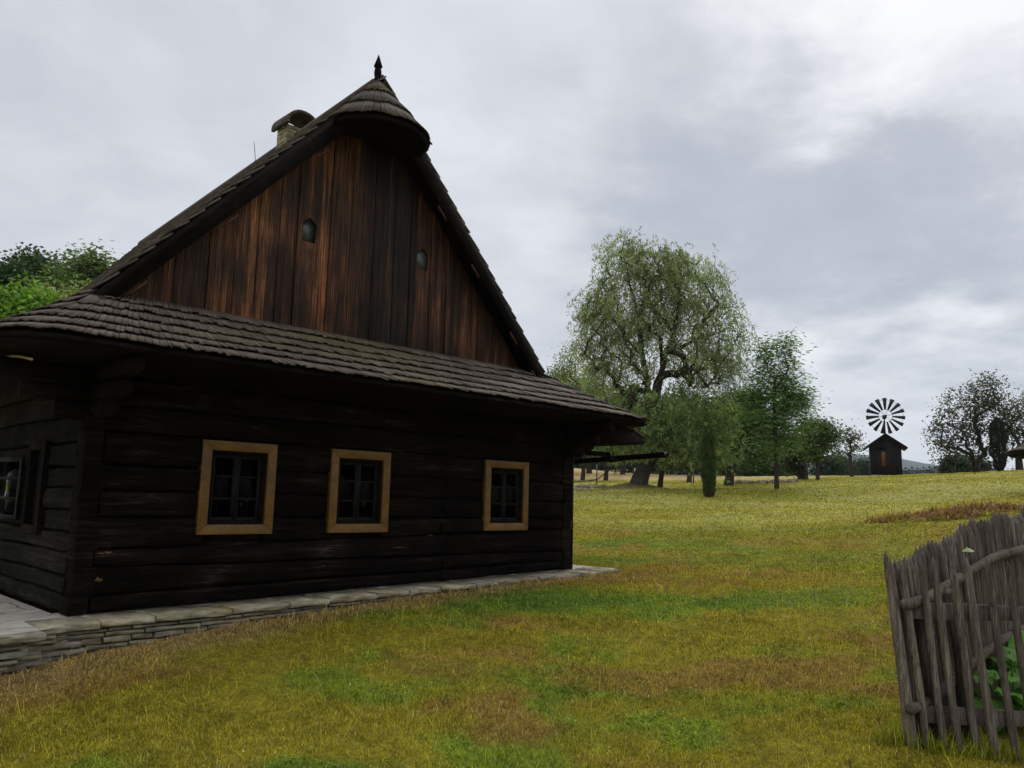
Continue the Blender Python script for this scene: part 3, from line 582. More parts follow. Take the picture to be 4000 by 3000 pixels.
# dark wood seen under the crowns at the end of the stubble field
for i, (dx, top, wp, lab) in enumerate([(1245, 985, 90, 'leftmost dark tree at the far end of the stubble field'), (1330, 975, 95, 'dark tree at the field end seen left of the willow trunk'), (1420, 980, 90, 'dark tree at the field end seen right of the willow trunk'), (1500, 975, 90, 'dark tree at the field end behind the columnar conifer'), (1580, 980, 80, 'dark tree at the field end behind the crooked tree')]):
    bgtree(dx, top, 1000, 120, wp, (.025, .045, .018), 150 + i, lab, 60, .5, spread=1.0)
# spruces beyond the ridge
def spruce(dx, top, Y, label, seed, colr=(.018, .03, .022)):
    g = np.random.default_rng(seed); b = foot(dx, Y); H = at(dx, top, Y)[2] - b[2]; root = empty('spruce_tree', b); tag(root, label, 'tree', 'spruces beyond the ridge')
    mb = MB(); mb.tube([(0, 0, -.3), (0, 0, H * .98)], [H * .016, .02], 5); mb.build('trunk', M_BARK, root)
    V = []; lay = 15; 
    for i in range(lay):
        t = i / lay; z = H * (.10 + .88 * t); rr = H * .25 * (1 - t) ** .8 + .15; nb = 14
        for j in range(nb):
            a = 2 * np.pi * (j + g.random() * .8) / nb; r2 = rr * g.uniform(.65, 1.15); d = np.array([math.cos(a), math.sin(a), 0]); s = np.array([-d[1], d[0], 0]) * rr * .34
            V += [np.array([0, 0, z]) - s * .3, np.array([0, 0, z]) + s * .3, d * r2 * .6 + s + [0, 0, z - rr * .45], d * r2 + [0, 0, z - rr * .8 + g.normal(0, .1)], d * r2 * .6 - s + [0, 0, z - rr * .45]]
    V = np.array(V); m = len(V) // 5
    link('crown', mesh_arrays('crown', V, np.arange(m * 5).reshape(-1, 5), np.repeat(np.array(colr) * g.uniform(.6, 1.4, (m, 1)), 5, 0)), M_NEEDLE, root); return root
SP = [(1858, 999), (1872, 1004), (1880, 1001), (1886, 1008), (1952, 1008), (1958, 1003), (1965, 1006), (1972, 1001), (1978, 1009), (1984, 1004), (1990, 1007), (1997, 1001), (2003, 1006), (2010, 1000), (2016, 1004), (2022, 1010), (2029, 1006), (2037, 1004), (2190, 1003), (2204, 1000)]
SP += [(dx_, 1009 + (dx_ * 7) % 5) for dx_ in list(range(1850, 1886, 6)) + list(range(1950, 2058, 5))]
for i, (dx, top) in enumerate(SP):
    Y = 185 + (i * 37) % 30
    side = 'left of the windmill hut' if dx < 1900 else ('right of the windmill hut' if dx < 2100 else 'at the right edge')
    spruce(dx, top - 1, Y, 'dark distant spruce in the row beyond the ridge, ' + side, 200 + i)
# wood behind the cottage at the left
LW = [(12, 533, 34, 95, (.05, .09, .03), 'dark leafy treetop at the left edge of the picture'), (60, 560, 36, 75, (.06, .10, .035), 'dark treetop between the left edge and the feathery tree'), (150, 537, 31, 120, (.11, .16, .06), 'feathery treetop rising nearest the left slope of the roof'),
      (100, 590, 30, 90, (.09, .15, .045), 'mid green leafy tree below the feathery treetop'), (200, 585, 33, 90, (.10, .15, .06), 'leafy tree just left of the roof slope'), (15, 625, 25, 75, (.12, .24, .03), 'bright green tree at the left edge above the eaves'), (70, 630, 27, 60, (.22, .26, .11), 'pale yellow-green flowering tree above the left eaves'), (130, 615, 28, 60, (.15, .21, .07), 'light green tree above the left corner of the pent roof'), (-40, 560, 32, 90, (.03, .06, .02), 'dark treetop cut off by the left edge')]
for i, (dx, top, Yb, wp, c, lab) in enumerate(LW):
    top += 22
    b = foot(dx, Yb); k = Yb / (F * 2212 / 4000); H = at(dx, top, Yb)[2] - b[2]; Rr = wp / 2 * k * 1.1; zc_ = at(dx, top, Yb)[2]
    tree('broadleaf_tree', lab, b, [b, b + [0, 0, H * .3], b + [.1, 0, H * .6]], [(b + [0, 0, H * .80], (Rr, Rr, H * .19), 90), (b + [0, 0, H * .93], (Rr * .45, Rr * .45, H * .07), 20), (b + [0, 0, H * .5], (Rr * 1.1, Rr, H * .25), 60)], 300 + i,
         leaf=((.26, .10) if 'feathery' in lab else (.2, .11)), per=60, spread=.4, colr=c, trad=.25, tin=.4, wander=.06, flatlam=.4 if 'feathery' in lab else 0)

# ------------------------------------------------------------------ far hills
def hills():
    D = 2600; xs = np.linspace(200, 3200, 160); rows = 24; P = np.zeros((rows, 160, 3))
    for i in range(rows):
        t = i / (rows - 1); y = D - 500 + t * 1100; prof = math.sin(min(t * 1.6, 1) * math.pi / 2)
        top = np.interp(xs / D, [.1, .38, .448, .4925, .538, .60, .70, 1.0], [60, 155, 188, 180, 160, 138, 140, 100]) + (fbm(xs / 90, xs * 0 + i * .3, 5) - .5) * 14
        P[i, :, 0] = xs; P[i, :, 1] = y; P[i, :, 2] = prof * top - 12 * (1 - prof)
    mb = MB(); mb.grid(P); m = plain('forested_hillside', (.03, .045, .03), .95, .1, 0, .5, .02, .3)
    o = mb.build('hills', m, None, True); tag(o, kind='structure')
hills()

# ------------------------------------------------------------------ the log cottage  (local x along the gable wall, y inwards, z up)
cot = empty('log_cottage', HO, YAW); tag(cot, 'dark tarred log cottage with steep shingled roof and boarded gable', 'house')
DEP = 8.0
WIN = [(1.035, 1.813), (2.462, 3.246), (4.748, 5.544)]; ZB, ZT = .650, 1.550
def rough_log(mb, x0, x1, zb0, zb1, zt0, zt1, y0, thick, seed, along='x', col=(1, 1, 1)):
    """hewn beam: rounded-edge bar with an uneven face, bottom line zb0->zb1, top line zt0->zt1"""
    n = max(2, int(abs(x1 - x0) / .09)); t = np.linspace(0, 1, n); X = x0 + (x1 - x0) * t
    fx = X * 3.1 + seed * 13.7
    zb = zb0 + (zb1 - zb0) * t + .006 + (vn(fx, fx * 0, seed) - .5) * .016; zt = zt0 + (zt1 - zt0) * t - .006 + (vn(fx, fx * 0, seed + 1) - .5) * .016
    dep = (fbm(fx, fx * 0, seed + 2, 3) - .5) * .03
    prof = [(0, .045), (.02, .022), (.10, .004), (.3, 0), (.55, .004), (.8, .0), (.93, .006), (.985, .022), (1, .05)]
    rows = []
    for (a, d) in prof:
        z = zb + (zt - zb) * a; yy = y0 + d + dep * (.4 if a in (0, 1) else 1) + (vn(fx * 2, fx * 0 + a * 9, seed + 3) - .5) * .012
        rows.append(np.stack([X, yy, z], 1))
    rows.append(np.stack([X, np.full(n, y0 + thick), zt], 1)); rows.append(np.stack([X, np.full(n, y0 + thick), zb], 1)); rows.append(rows[0])
    P = np.stack(rows, 0)
    if along == 'y': P = P[..., [1, 0, 2]]
    mb.grid(P, np.tile(col, (P.shape[0] * P.shape[1], 1)))
    for e in (0, -1):
        ring = P[:-1, e]; s = mb.n; mb.v.append(ring); mb.c.append(np.tile(col, (len(ring), 1))); mb.ng.append((np.arange(len(ring)) + s).tolist()); mb.n += len(ring)
# seams (height at left corner, height at right corner)
S = [(-.01, .105), (.143, .215), (.385, .345), (.523, .66), (.81, .80), (1.05, 1.03), (1.27, 1.30), (1.56, 1.56), (1.80, 1.83), (2.06, 2.06), (2.32, 2.30)]
g = np.random.default_rng(3)
front = MB(); XB = 4.15
for i in range(len(S) - 1):
    (a0, a1), (b0, b1) = S[i], S[i + 1]
    lerp = lambda p, x: p[0] + (p[1] - p[0]) * x / W
    zm = (lerp(S[i], 3) + lerp(S[i + 1], 3)) / 2; cuts = [(-.0, W)]
    if ZB - .02 < zm < ZT: 
        cuts = [(0, WIN[0][0] + .07), (WIN[0][1] - .07, WIN[1][0] + .07), (WIN[1][1] - .07, WIN[2][0] + .07), (WIN[2][1] - .07, W)]
    elif i in (0, 1, 2): cuts = [(0, XB), (XB, W)]
    for (x0, x1) in cuts:
        xa, xb = x0 + (.17 if x0 == 0 else 0.004), x1 - (.17 if x1 == W else .004); tn = g.uniform(.75, 1.25)
        k = .0 if x0 != XB else g.uniform(-.03, .03)
        rough_log(front, xa, xb, lerp(S[i], xa) + k * (i > 0), lerp(S[i], xb), lerp(S[i + 1], xa) + k, lerp(S[i + 1], xb), g.uniform(-.012, .012), .2, i * 7 + int(x0 * 3), 'x', (tn, tn * g.uniform(.9, 1), tn * g.uniform(.85, 1)))
front.build('front_log_wall', M_LOG, cot, False)
# dovetailed log ends at both corners and at the inner partition
for i in range(len(S) - 1):
    for (x0, x1, off) in ((0, .17, 0), (W - .17, W, 0)):
        za, zb = np.interp(x0, [0, W], S[i]) - .0005 * (i % 2), np.interp(x0, [0, W], S[i + 1]) + .0005 * (i % 2); j = g.uniform(-.022, .004); dv = .018 * (1 if i % 2 else -1)
        jx = g.uniform(-.003, .003) if x0 > 1 else g.uniform(-.012, .012); tn = g.uniform(.7, 1.3)
        if x0 > 1: X = [x0 + dv, x1 + jx]
        else: X = [x0 + jx, x1 + dv]
        ends = MB(); ends.hexa([(X[0], j, za), (X[1], j, za), (X[1], .2, za), (X[0], .2, za), (X[0], j, zb), (X[1], j, zb), (X[1], .2, zb), (X[0], .2, zb)], (tn, tn * .95, tn * .9)); ends.build('log_end', M_LOG, cot, bevel=.006)
for (z0, z1, dx) in ((.19, .31, .02), (.60, .72, -.03), (.86, .96, 0), (1.13, 1.26, .03), (1.42, 1.54, .02), (.03, .16, .0)):
    ends = MB(); ends.box(4.08 + dx, 4.22 + dx, -.022, .1, z0 + .03, z1 + .03, (1.1, 1, .95)); ends.build('log_end', M_LOG, cot, bevel=.006)
core = MB()
def wallcore(mb, ranges, holes, z0, z1, a, b, axis):
    xs_ = [ranges[0]] + [v for h in holes for v in h] + [ranges[1]]
    for i in range(0, len(xs_), 2):
        p, q = xs_[i], xs_[i + 1]
        mb.box(p, q, a, b, z0, z1) if axis == 'x' else mb.box(a, b, p, q, z0, z1)
    for h in holes:
        for (u, v) in ((z0, ZB + .05), (ZT - .05, z1)):
            mb.box(h[0], h[1], a, b, u, v) if axis == 'x' else mb.box(a, b, h[0], h[1], u, v)
wallcore(core, (.03, W - .004), [(w_[0] + .075, w_[1] - .075) for w_ in WIN], .1, 2.3, .055, .19, 'x')
wallcore(core, (.195, DEP), [(1.03, 1.49)], .0, 2.3, .07, .185, 'y')
wallcore(core, (.195, DEP), [(1.54, 2.30), (3.21, 3.99)], .1, 2.3, W - .17, W - .06, 'y')
core.build('wall_core', M_LOG, cot)
# moss and daub bits in the seams
for (x, z, l, h) in ((.27, .50, .16, .03), (3.43, .47, .20, .016), (2.45, .30, .05, .012), (3.9, .60, .08, .012), (.22, .27, .07, .05)):
    moss = MB(); n_m = 14; X_ = np.linspace(x - l / 2, x + l / 2, n_m); e_ = np.sin(np.linspace(.1, 3.04, n_m)); up_ = z + h * e_ * g.uniform(.4, 1, n_m); dn_ = z - h * .6 * e_ * g.uniform(.4, 1, n_m)
    moss.grid(np.stack([np.stack([X_, 0 * X_ + .02, dn_], 1), np.stack([X_, 0 * X_ - .012, dn_ * .6 + up_ * .4], 1), np.stack([X_, 0 * X_ - .008, up_ * .8 + dn_ * .2], 1), np.stack([X_, 0 * X_ + .02, up_], 1)], 0)); moss.build('seam_caulking', M_MOSS, cot)
# left, right and back walls
SL = [-.03, .145, .30, .50, .67, .86, 1.06, 1.25, 1.47, 1.72, 1.98, 2.30]
side = MB()
for i in range(len(SL) - 1):
    zm = (SL[i] + SL[i + 1]) / 2; cuts = [(.17, 1.02), (1.50, DEP)] if .70 < zm < 1.40 else [(.17, DEP)]
    for (a, b) in cuts:
        k0, k1 = g.uniform(-.03, .03), g.uniform(-.03, .03); tn = g.uniform(.8, 1.5)
        rough_log(side, a, b, SL[i], SL[i], SL[i + 1], SL[i + 1], g.uniform(-.012, .014), .2, i * 5 + 300 + int(a), 'y', (tn, tn, tn * .97))
side.build('left_log_wall', M_LOGY, cot)
right = MB()
for i in range(len(SL) - 1):
    zm = (SL[i] + SL[i + 1]) / 2; cuts = [(.17, 1.53), (2.31, 3.2), (4.0, DEP)] if .70 < zm < 1.5 else [(.17, DEP)]
    for (a, b) in cuts: right.box(W - .18, W - .005 + g.uniform(-.012, .012), a, b, SL[i] + .12 * (i == 0) + .004, SL[i + 1] - .004)
right.build('right_log_wall', M_LOGY, cot)
back = MB(); back.box(.0, W, DEP, DEP + .2, -.1, 2.3); back.build('back_log_wall', M_LOG, cot)
fl = MB(); fl.box(.21, W - .19, .21, DEP - .01, .05, .10); fl.build('floor_boards', M_TRIM, cot)
ce = MB(); ce.box(.0, W, .0, DEP, 2.32, 2.38); ce.build('ceiling_boards', M_TRIM, cot)
# windows
def ring(mb, x0, x1, z0, z1, wd, ya, yb, mitre=True):
    o = [(x0, z0), (x1, z0), (x1, z1), (x0, z1)]; i = [(x0 + wd, z0 + wd), (x1 - wd, z0 + wd), (x1 - wd, z1 - wd), (x0 + wd, z1 - wd)]
    for k in range(4):
        a, b, c, d = o[k], o[(k + 1) % 4], i[(k + 1) % 4], i[k]
        mb.prism([(a[0], ya, a[1]), (b[0], ya, b[1]), (c[0], ya, c[1]), (d[0], ya, d[1])], (0, yb - ya, 0))
for wi, (x0, x1) in enumerate(WIN):
    mb = MB(); ring(mb, x0, x1, ZB, ZT, .095, -.035, .03); fr = mb.build('window', M_FRAME, cot, bevel=.004)
    lb = ['pine-framed window nearest the left corner', 'pine-framed middle window of the gable wall', 'pine-framed window nearest the right corner'][wi]; fr['label'] = lb
    a, b, c, d = x0 + .095, x1 - .095, ZB + .095, ZT - .095
    mb = MB(); ring(mb, a + .002, b - .002, c + .002, d - .002, .03, -.005, .13); mb.build('inner_frame', M_TRIM, fr)
    mb = MB(); m_ = (a + b) / 2
    for (p, q) in ((a + .032, m_ - .001), (m_ + .001, b - .032)):
        ring(mb, p, q, c + .033, d - .033, .035, .035, .07)
        for k in (1, 2):
            zz = c + .033 + (d - c - .066) * k / 3; mb.box(p + .034, q - .034, .042, .063, zz - .010, zz + .010)
    mb.build('sash', M_SASH, fr)
    mb = MB(); mb.box(a + .06, m_ - .03, .051, .054, c + .06, d - .06); mb.box(m_ + .03, b - .06, .051, .054, c + .06, d - .06); mb.build('pane', M_GLASS, fr)
    cu = MB(); k = 46
    for (p, q) in (((a + .03, a + .2), (b - .2, b - .03)) if wi < 2 else ((b - .26, b - .03),)):
        t = np.linspace(0, 1, k); P = np.zeros((2, k, 3)); P[:, :, 0] = p + (q - p) * t; P[:, :, 1] = .17 + .018 * np.sin(t * 34 + wi); P[0, :, 2] = c; P[1, :, 2] = d; cu.grid(P)
    cu.build('curtain', M_CURTAIN, fr)
    mb = MB(); mb.box(a, b, .13, .23, c - .02, c + .008); mb.build('sill', M_SASH, fr)
# pot plants standing behind the panes are their own things
def potplant(x, nm_label, flower, seed, kind):
    gq = np.random.default_rng(seed); p = hw(x, -.185, ZB + .104); r_ = empty('potted_plant', p); tag(r_, nm_label, 'plant')
    mb = MB(); mb.tube([(0, 0, 0), (0, 0, .10)], [.035, .045], 12); mb.build('pot', plain('clay_pot_' + kind, (.16, .08, .05), .7), r_)
    V = []; C = []
    for i in range(90):
        d = gq.normal(0, 1, 3); d[2] = abs(d[2]); d /= np.linalg.norm(d); c = d * np.array([.09, .05, .2]) * gq.random() ** .4 + [0, 0, .1]; s = gq.normal(0, 1, 3); s /= np.linalg.norm(s); e = np.cross(s, d)
        V += [c, c + s * .02 + e * .01, c + s * .045, c + s * .02 - e * .01]; C += [(.06, .13, .04)] * 4
    for i in range(7):
        c = np.array([gq.normal(0, .06), -.05, .2 + gq.uniform(-.05, .1)])
        for k in range(8):
            a0, a1 = k * math.pi / 4, (k + 1) * math.pi / 4
            V += [c, c + [.018 * math.cos(a0), -.003, .018 * math.sin(a0)], c + [.02 * math.cos((a0 + a1) / 2), -.003, .02 * math.sin((a0 + a1) / 2)], c + [.018 * math.cos(a1), -.003, .018 * math.sin(a1)]]; C += [flower] * 4
    link('leaves', mesh_arrays('leaves', np.array(V), np.arange(len(V)).reshape(-1, 4), np.array(C)), M_LEAF, r_); r_.rotation_euler.z = YAW; return r_
potplant(1.50, 'white flowering pot plant behind the panes of the leftmost window', (.45, .47, .45), 1, 'a')
potplant(3.02, 'leafy pot plant behind the panes of the middle window', (.5, .42, .08), 2, 'b')

# left wall window: framed dark opening and the sash folded back on the wall
mb = MB()
for (y0, y1, z0, z1) in ((1.00, 1.08, .62, 1.50), (1.46, 1.54, .62, 1.50), (1.08, 1.46, 1.42, 1.50), (1.08, 1.46, .62, .70)): mb.box(-.045, .03, y0, y1, z0, z1)
lw = mb.build('window', M_TRIM, cot, bevel=.004); lw['label'] = 'small dark window of the left wall with its sash folded open'
mb = MB(); ring(mb, 0, .64, 0, .62, .045, 0, .03)
for z in (.21, .41): mb.box(.045, .595, .005, .025, z - .012, z + .012)
sa = mb.build('open_sash', M_SASH, lw); sa.location = (-.06, 1.57, .735); sa.rotation_euler.z = R(97)
mb = MB(); mb.box(.045, .595, .013, .017, .045, .575); pn_ = mb.build('pane', M_GLASS, lw); pn_.location = sa.location; pn_.rotation_euler.z = R(97)
mb = MB(); mb.box(.02, .035, 1.08, 1.46, .70, 1.42); mb.build('inner_board', M_TRIM, lw)
mb = MB(); mb.box(-.035, -.02, 2.86, 3.12, .78, 1.13); nb = mb.build('notice', M_WHITE, cot)

# ---- shingles -------------------------------------------------------------
def shingle_rows(mb, TOP, BOT, rows, npr, thick=.016, lift=.02, over=1.25, seed=0, tint=None, conc=0.0, sag=.0):
    """TOP/BOT: functions s(0..1)->point arrays; builds overlapping slabs"""
    g = np.random.default_rng(seed)
    for r in range(rows):
        n = npr; e = np.cumsum(g.uniform(.55, 1.45, n)); e = np.concatenate([[0], e / e[-1]])
        t1 = (r + 1) / rows; t0 = max(-.02, (r + 1 - over) / rows)
        def pt(s, t, up):
            a, b = TOP(s), BOT(s); p = a + (b - a) * t[:, None]; p[:, 2] -= conc * np.sin(np.pi * np.clip(t, 0, 1)); return p
        s0, s1 = e[:-1], e[1:]; dt = g.normal(0, .012, n) / max(rows / 6, 1) + .010 * np.sin(s0 * 37 + r * 2) + .006 * np.sin(s0 * 91 + r) ; tt1 = np.full(n, t1) + dt; tt0 = np.full(n, t0)
        gap = (s1 - s0) * .03
        A0, A1, B0, B1 = pt(s0 + gap, tt0, 0), pt(s1 - gap, tt0, 0), pt(s0 + gap, tt1, 0), pt(s1 - gap, tt1, 0)
        nr = np.cross(A1 - A0, B0 - A0); ln = np.linalg.norm(nr, axis=1, keepdims=True); nr /= ln + 1e-9; nr *= np.sign(nr[:, 2:3] + 1e-9)
        lf = lift + g.uniform(0, .006, n)[:, None]; tl = g.normal(0, .0025, n)[:, None]
        lo = [A0 + nr * .002, A1 + nr * .002, B1 + nr * (lf + tl), B0 + nr * (lf - tl)]; hi = [p + nr * thick for p in lo]
        V = np.stack(lo + hi, 1).reshape(-1, 3)
        q = np.array([[0, 3, 2, 1], [4, 5, 6, 7], [0, 1, 5, 4], [1, 2, 6, 5], [2, 3, 7, 6], [3, 0, 4, 7]])
        Q = (np.arange(n)[:, None, None] * 8 + q[None]).reshape(-1, 4) + mb.n
        c = g.uniform(.72, 1.25, (n, 1)) * np.array([1, 1, 1.0]); 
        if tint is not None: c = c * tint((s0 + s1) / 2, t1, g)
        mb.v.append(V); mb.q.append(Q); mb.c.append(np.repeat(c, 8, 0)); mb.n += len(V)
# main roof: ridge over u=RC, verge at y=.35
RC, RH, SLP = 3.155, 6.27, 1.10
ZE = 2.88; HWD = (RH - ZE) / SLP
def line(a, b):
    a = np.array(a, float); b = np.array(b, float); return lambda s: a + (b - a) * np.asarray(s)[:, None]
VY0, VY1 = .35, DEP + .35
TU, TZ = .42, .46   # old roof: ridge sags and slopes draw in towards the back
def moss_t(s, t, g):
    n = len(s); m = sm(vn(s * 14, s * 0 + t * 3, 77), .5, .85)[:, None] * .8; return np.array([1, 1, 1.0]) * (1 - m) + np.array([1.08, 1.12, .72]) * m
mb = MB()
shingle_rows(mb, line((RC, VY0, RH), (RC, VY1, RH - TZ)), line((RC - HWD, VY0, ZE), (RC - HWD + TU, VY1, ZE - TZ * .6)), 20, 110, seed=1, thick=.02, lift=.03)
shingle_rows(mb, line((RC, VY1, RH - TZ), (RC, VY0, RH)), line((RC + HWD - TU, VY1, ZE - TZ * .6), (RC + HWD, VY0, ZE)), 20, 110, seed=2, thick=.02, lift=.03)
roof = mb.build('roof', M_SHINGLE, cot)
mb = MB()
for sgn in (-1, 1):   # solid roof deck under the shingles, boarded below
    a, b = (RC, RH - .012), (RC + sgn * HWD, ZE - .012)
    P = [(a[0], VY0 + .02, a[1]), (b[0], VY0 + .02, b[1]), (b[0], VY0 + .02, b[1] - .12), (a[0], VY0 + .02, a[1] - .12)]; Y1 = VY1 - .02
    Q = [(a[0], Y1, a[1] - TZ), (b[0] - sgn * TU, Y1, b[1] - TZ * .6), (b[0] - sgn * TU, Y1, b[1] - TZ * .6 - .12), (a[0], Y1, a[1] - TZ - .12)]; mb.hexa(P + Q)
mb.build('roof_deck', M_TRIM, roof)
mb = MB()
for sgn in (-1, 1):   # bargeboards following the verge, with a narrow lower fillet
    a, b = (RC, RH + .0), (RC + sgn * HWD, ZE + .0); dn = .235
    mb.prism([(a[0], VY0 - .012, a[1] - .03), (b[0], VY0 - .012, b[1] - .01), (b[0] - sgn * .0, VY0 - .012, b[1] - dn * .6), (b[0] - sgn * .12, VY0 - .012, b[1] - dn + .13), (a[0], VY0 - .012, a[1] - dn - .1)], (0, .03, 0))
bb = mb.build('bargeboard', M_TRIM, roof)
M_BAT = plain('reddish_batten', (.05, .02, .014), .8, .2)
for sgn, ts in ((-1, (.28, .62, .90)), (1, (.35, .55, .80, .95))):
    for t in ts:   # reddish battens at the inner lower edge
        ln = .045; p = lambda q: (RC + sgn * HWD * q - sgn * .06, RH - (RH - ZE) * q - .335 + .13 * q)
        A, B = p(t - ln / 2), p(t + ln / 2); mb = MB(); mb.prism([(A[0], VY0 - .02, A[1]), (B[0], VY0 - .02, B[1]), (B[0], VY0 - .02, B[1] - .035), (A[0], VY0 - .02, A[1] - .035)], (0, .03, 0)); mb.build('verge_batten', M_BAT, roof)
mb = MB()
for sgn in (-1, 1):   # boarded soffit between verge and gable
    a, b = (RC, RH - .18), (RC + sgn * (HWD - .1), ZE - .06)
    mb.prism([(a[0], VY0 + .025, a[1]), (b[0], VY0 + .025, b[1]), (b[0], VY0 + .025, b[1] - .03), (a[0], VY0 + .025, a[1] - .03)], (0, .3, 0))
mb.build('soffit', M_TRIM, roof)
mb = MB(); mb.tube([(RC, VY0 + .2, RH + .02), (RC, VY1, RH - TZ + .02)], [.06, .06], 8); mb.build('ridge_cap', M_SHINGLE, roof)
# pent roof around the gable foot + flared side eaves
UE0, UE1, OE, ZEV = -1.0, 7.42, .93, 2.20
def path(inner):
    pts = []
    if inner:
        P = [(RC - HWD - .02, DEP), (RC - HWD - .02, .35), (RC - HWD + .03, .62), (RC + HWD - .03, .62), (RC + HWD + .02, .35), (RC + HWD + .02, DEP)]
    return P
k_side, k_c = .36, .035
def inner_pt(s):
    s = np.asarray(s); xl, xr = RC - HWD - .0, RC + HWD + .0
    key = [0, .36, .385, .415, .585, .615, .64, 1]; X = [xl + TU, xl, xl + .02, xl + .16, xr - .16, xr - .02, xr, xr - TU]; Y = [VY1, .42, .40, .60, .60, .40, .42, VY1]; Z = [ZE + .01 - TZ * .6, ZE + .01, ZE + .02, ZE + .06, ZE + .06, ZE + .02, ZE + .01, ZE + .01 - TZ * .6]
    return np.stack([np.interp(s, key, X), np.interp(s, key, Y), np.interp(s, key, Z)], 1)
_ang = np.linspace(0, 1, 9)
def outer_pt(s):
    s = np.asarray(s); r = .62; key = [0]; X = [UE0]; Y = [VY1]
    for t in _ang: key.append(.36 + t * .055); X.append(UE0 + r - r * math.cos(t * math.pi / 2)); Y.append(-OE + r - r * math.sin(t * math.pi / 2))
    for t in _ang: key.append(.585 + t * .055); X.append(UE1 - r + r * math.sin(t * math.pi / 2)); Y.append(-OE + r - r * math.cos(t * math.pi / 2))
    key.append(1); X.append(UE1); Y.append(VY1)
    x = np.interp(s, key, X); y = np.interp(s, key, Y); return np.stack([x, y, ZEV + .0 * x], 1)
# parameter remap so shingle width stays even
_ss = np.linspace(0, 1, 2000); _o = outer_pt(_ss); _l = np.concatenate([[0], np.cumsum(np.linalg.norm(np.diff(_o, axis=0), axis=1))]); _l /= _l[-1]
rm = lambda s: np.interp(s, _l, _ss)
mb = MB(); shingle_rows(mb, lambda s: inner_pt(rm(s)), lambda s: outer_pt(rm(s)), 6, 520, thick=.013, lift=.033, seed=5, tint=moss_t, conc=.03, over=1.3)
pent = mb.build('pent_roof', M_SHINGLE, cot)
mb = MB(); ss = np.linspace(0, 1, 260); I_, O_ = inner_pt(rm(ss)), outer_pt(rm(ss)); t = np.linspace(0, .985, 7)
Pu = np.stack([I_ + (O_ - I_) * q - [0, 0, .03 * math.sin(math.pi * q) + .004] for q in t], 0); Pd = Pu - [0, 0, .05]
mb.grid(np.concatenate([Pu, Pd[::-1]], 0)); mb.build('pent_deck', M_TRIM, pent)
# eave soffit: from the deck edge back to the wall top
mb = MB(); W_ = np.stack([np.clip(O_[:, 0], .05, W - .05), np.maximum(O_[:, 1], .05), np.full(len(O_), 2.14)], 1); Oe = O_ * 1.0; Oe[:, 2] = ZEV - .035; mb.grid(np.stack([Oe, W_], 0)); mb.build('eave_soffit', M_TRIM, pent)
# stepped bracket logs under both corners
for k, (z, l) in enumerate(((2.07, .78), (1.90, .52), (1.75, .25))):
    for u0 in (.09, W - .09):
        mb = MB(); mb.tube([(u0, .1, z), (u0, -l, z), (u0, -l - .02, z)], [.085, .085, .06], 10); mb.build('bracket_log', M_TRIM, cot, True)
    sx0, sx1 = -l, W + l
    for (a_, b_) in ((.1, sx0), (W - .1, sx1)): mb = MB(); mb.tube([(a_, .09, z - .02), (b_, .09, z - .02)], [.085, .08], 10); mb.build('bracket_log', M_TRIM, cot, True)
# lower lean-to strip along the right eave, with its boarded underside
def strip(o_front, o_back, x0, z0, x1, z1): return line((x0, -o_front, z0), (x0, -o_back, z0)), line((x1, -o_front, z1), (x1, -o_back, z1))
mb = MB(); a, b = strip(.45, -DEP, 6.95, 2.235, 7.68, 1.985); shingle_rows(mb, a, b, 3, 100, seed=9, thick=.02, lift=.025); lt = mb.build('lower_eave', M_SHINGLE, cot)
mb = MB(); mb.prism([(6.9, -.44, 2.225), (7.67, -.44, 1.965), (7.60, -.44, 1.915), (6.5, -.44, 1.875), (6.5, -.44, 2.22)], (0, DEP, 0)); mb.build('lower_eave_deck', M_TRIM, lt)
# wooden gutter under the right eave
mb = MB(); n = 40; yy = np.linspace(-.84, DEP, n); zz = 1.80 - (yy + .84) * .055; th = np.linspace(math.pi, 2 * math.pi, 9)
rows = [np.stack([7.60 + .075 * math.cos(a_) + 0 * yy, yy, zz + .075 * math.sin(a_) + .01 * np.sin(yy * 2)], 1) for a_ in th] + [np.stack([7.60 + .052 * math.cos(a_) + 0 * yy, yy, zz + .052 * math.sin(a_) + .01 * np.sin(yy * 2)], 1) for a_ in th[::-1]]
mb.grid(np.stack(rows + [rows[0]], 0)); gut = mb.build('gutter', M_TRIM, cot, True)
mb = MB(); mb.box(7.54, 7.66, -.82, -.80, 1.735, 1.80); mb.build('gutter_end', M_SHINGLE, gut)
for y in (-.05, 1.9, 3.9):
    mb = MB(); mb.prism([(7.18, y, 1.74), (7.34, y, 1.64), (7.66, y, 1.68), (7.70, y, 1.76), (7.62, y, 1.71), (7.36, y, 1.70), (7.26, y, 1.80)], (0, .06, 0)); mb.box(6.5, 7.3, y + .003, y + .057, 1.72, 1.79); mb.build('gutter_hook', M_TRIM, gut)
mb = MB(); mb.tube([(W + .007, -.012, .04), (W + .007, -.012, 1.95)], [.016, .016], 6); mb.tube([(W + .02, -.012, .8), (W - .0, .02, .8)], [.012, .012], 5)
mb.build('downpipe', M_IRON, cot)
mb = MB(); pts = [(W + .03, .0, 1.32), (W + .35, .1, 1.335), (W + .7, .1, 1.38), (W + .92, .05, 1.52), (W + .98, 0, 1.72), (W + .9, 0, 1.9)]
mb.tube(pts, [.008] * 6, 5, cap=False); mb.build('conductor_cable', M_IRON, cot, True)
# pale wooden hoop under the left eave
mb = MB(); tt = np.linspace(0, 1, 16); mb.tube([(-.62, -.62 + 1.7 * q, 2.03 + .15 * math.sin(q * 2.4) - .06 * q) for q in tt], [.011] * 16, 6); mb.build('eave_hoop', plain('pale_peeled_rod', (.42, .32, .12), .6, .3), cot, True)

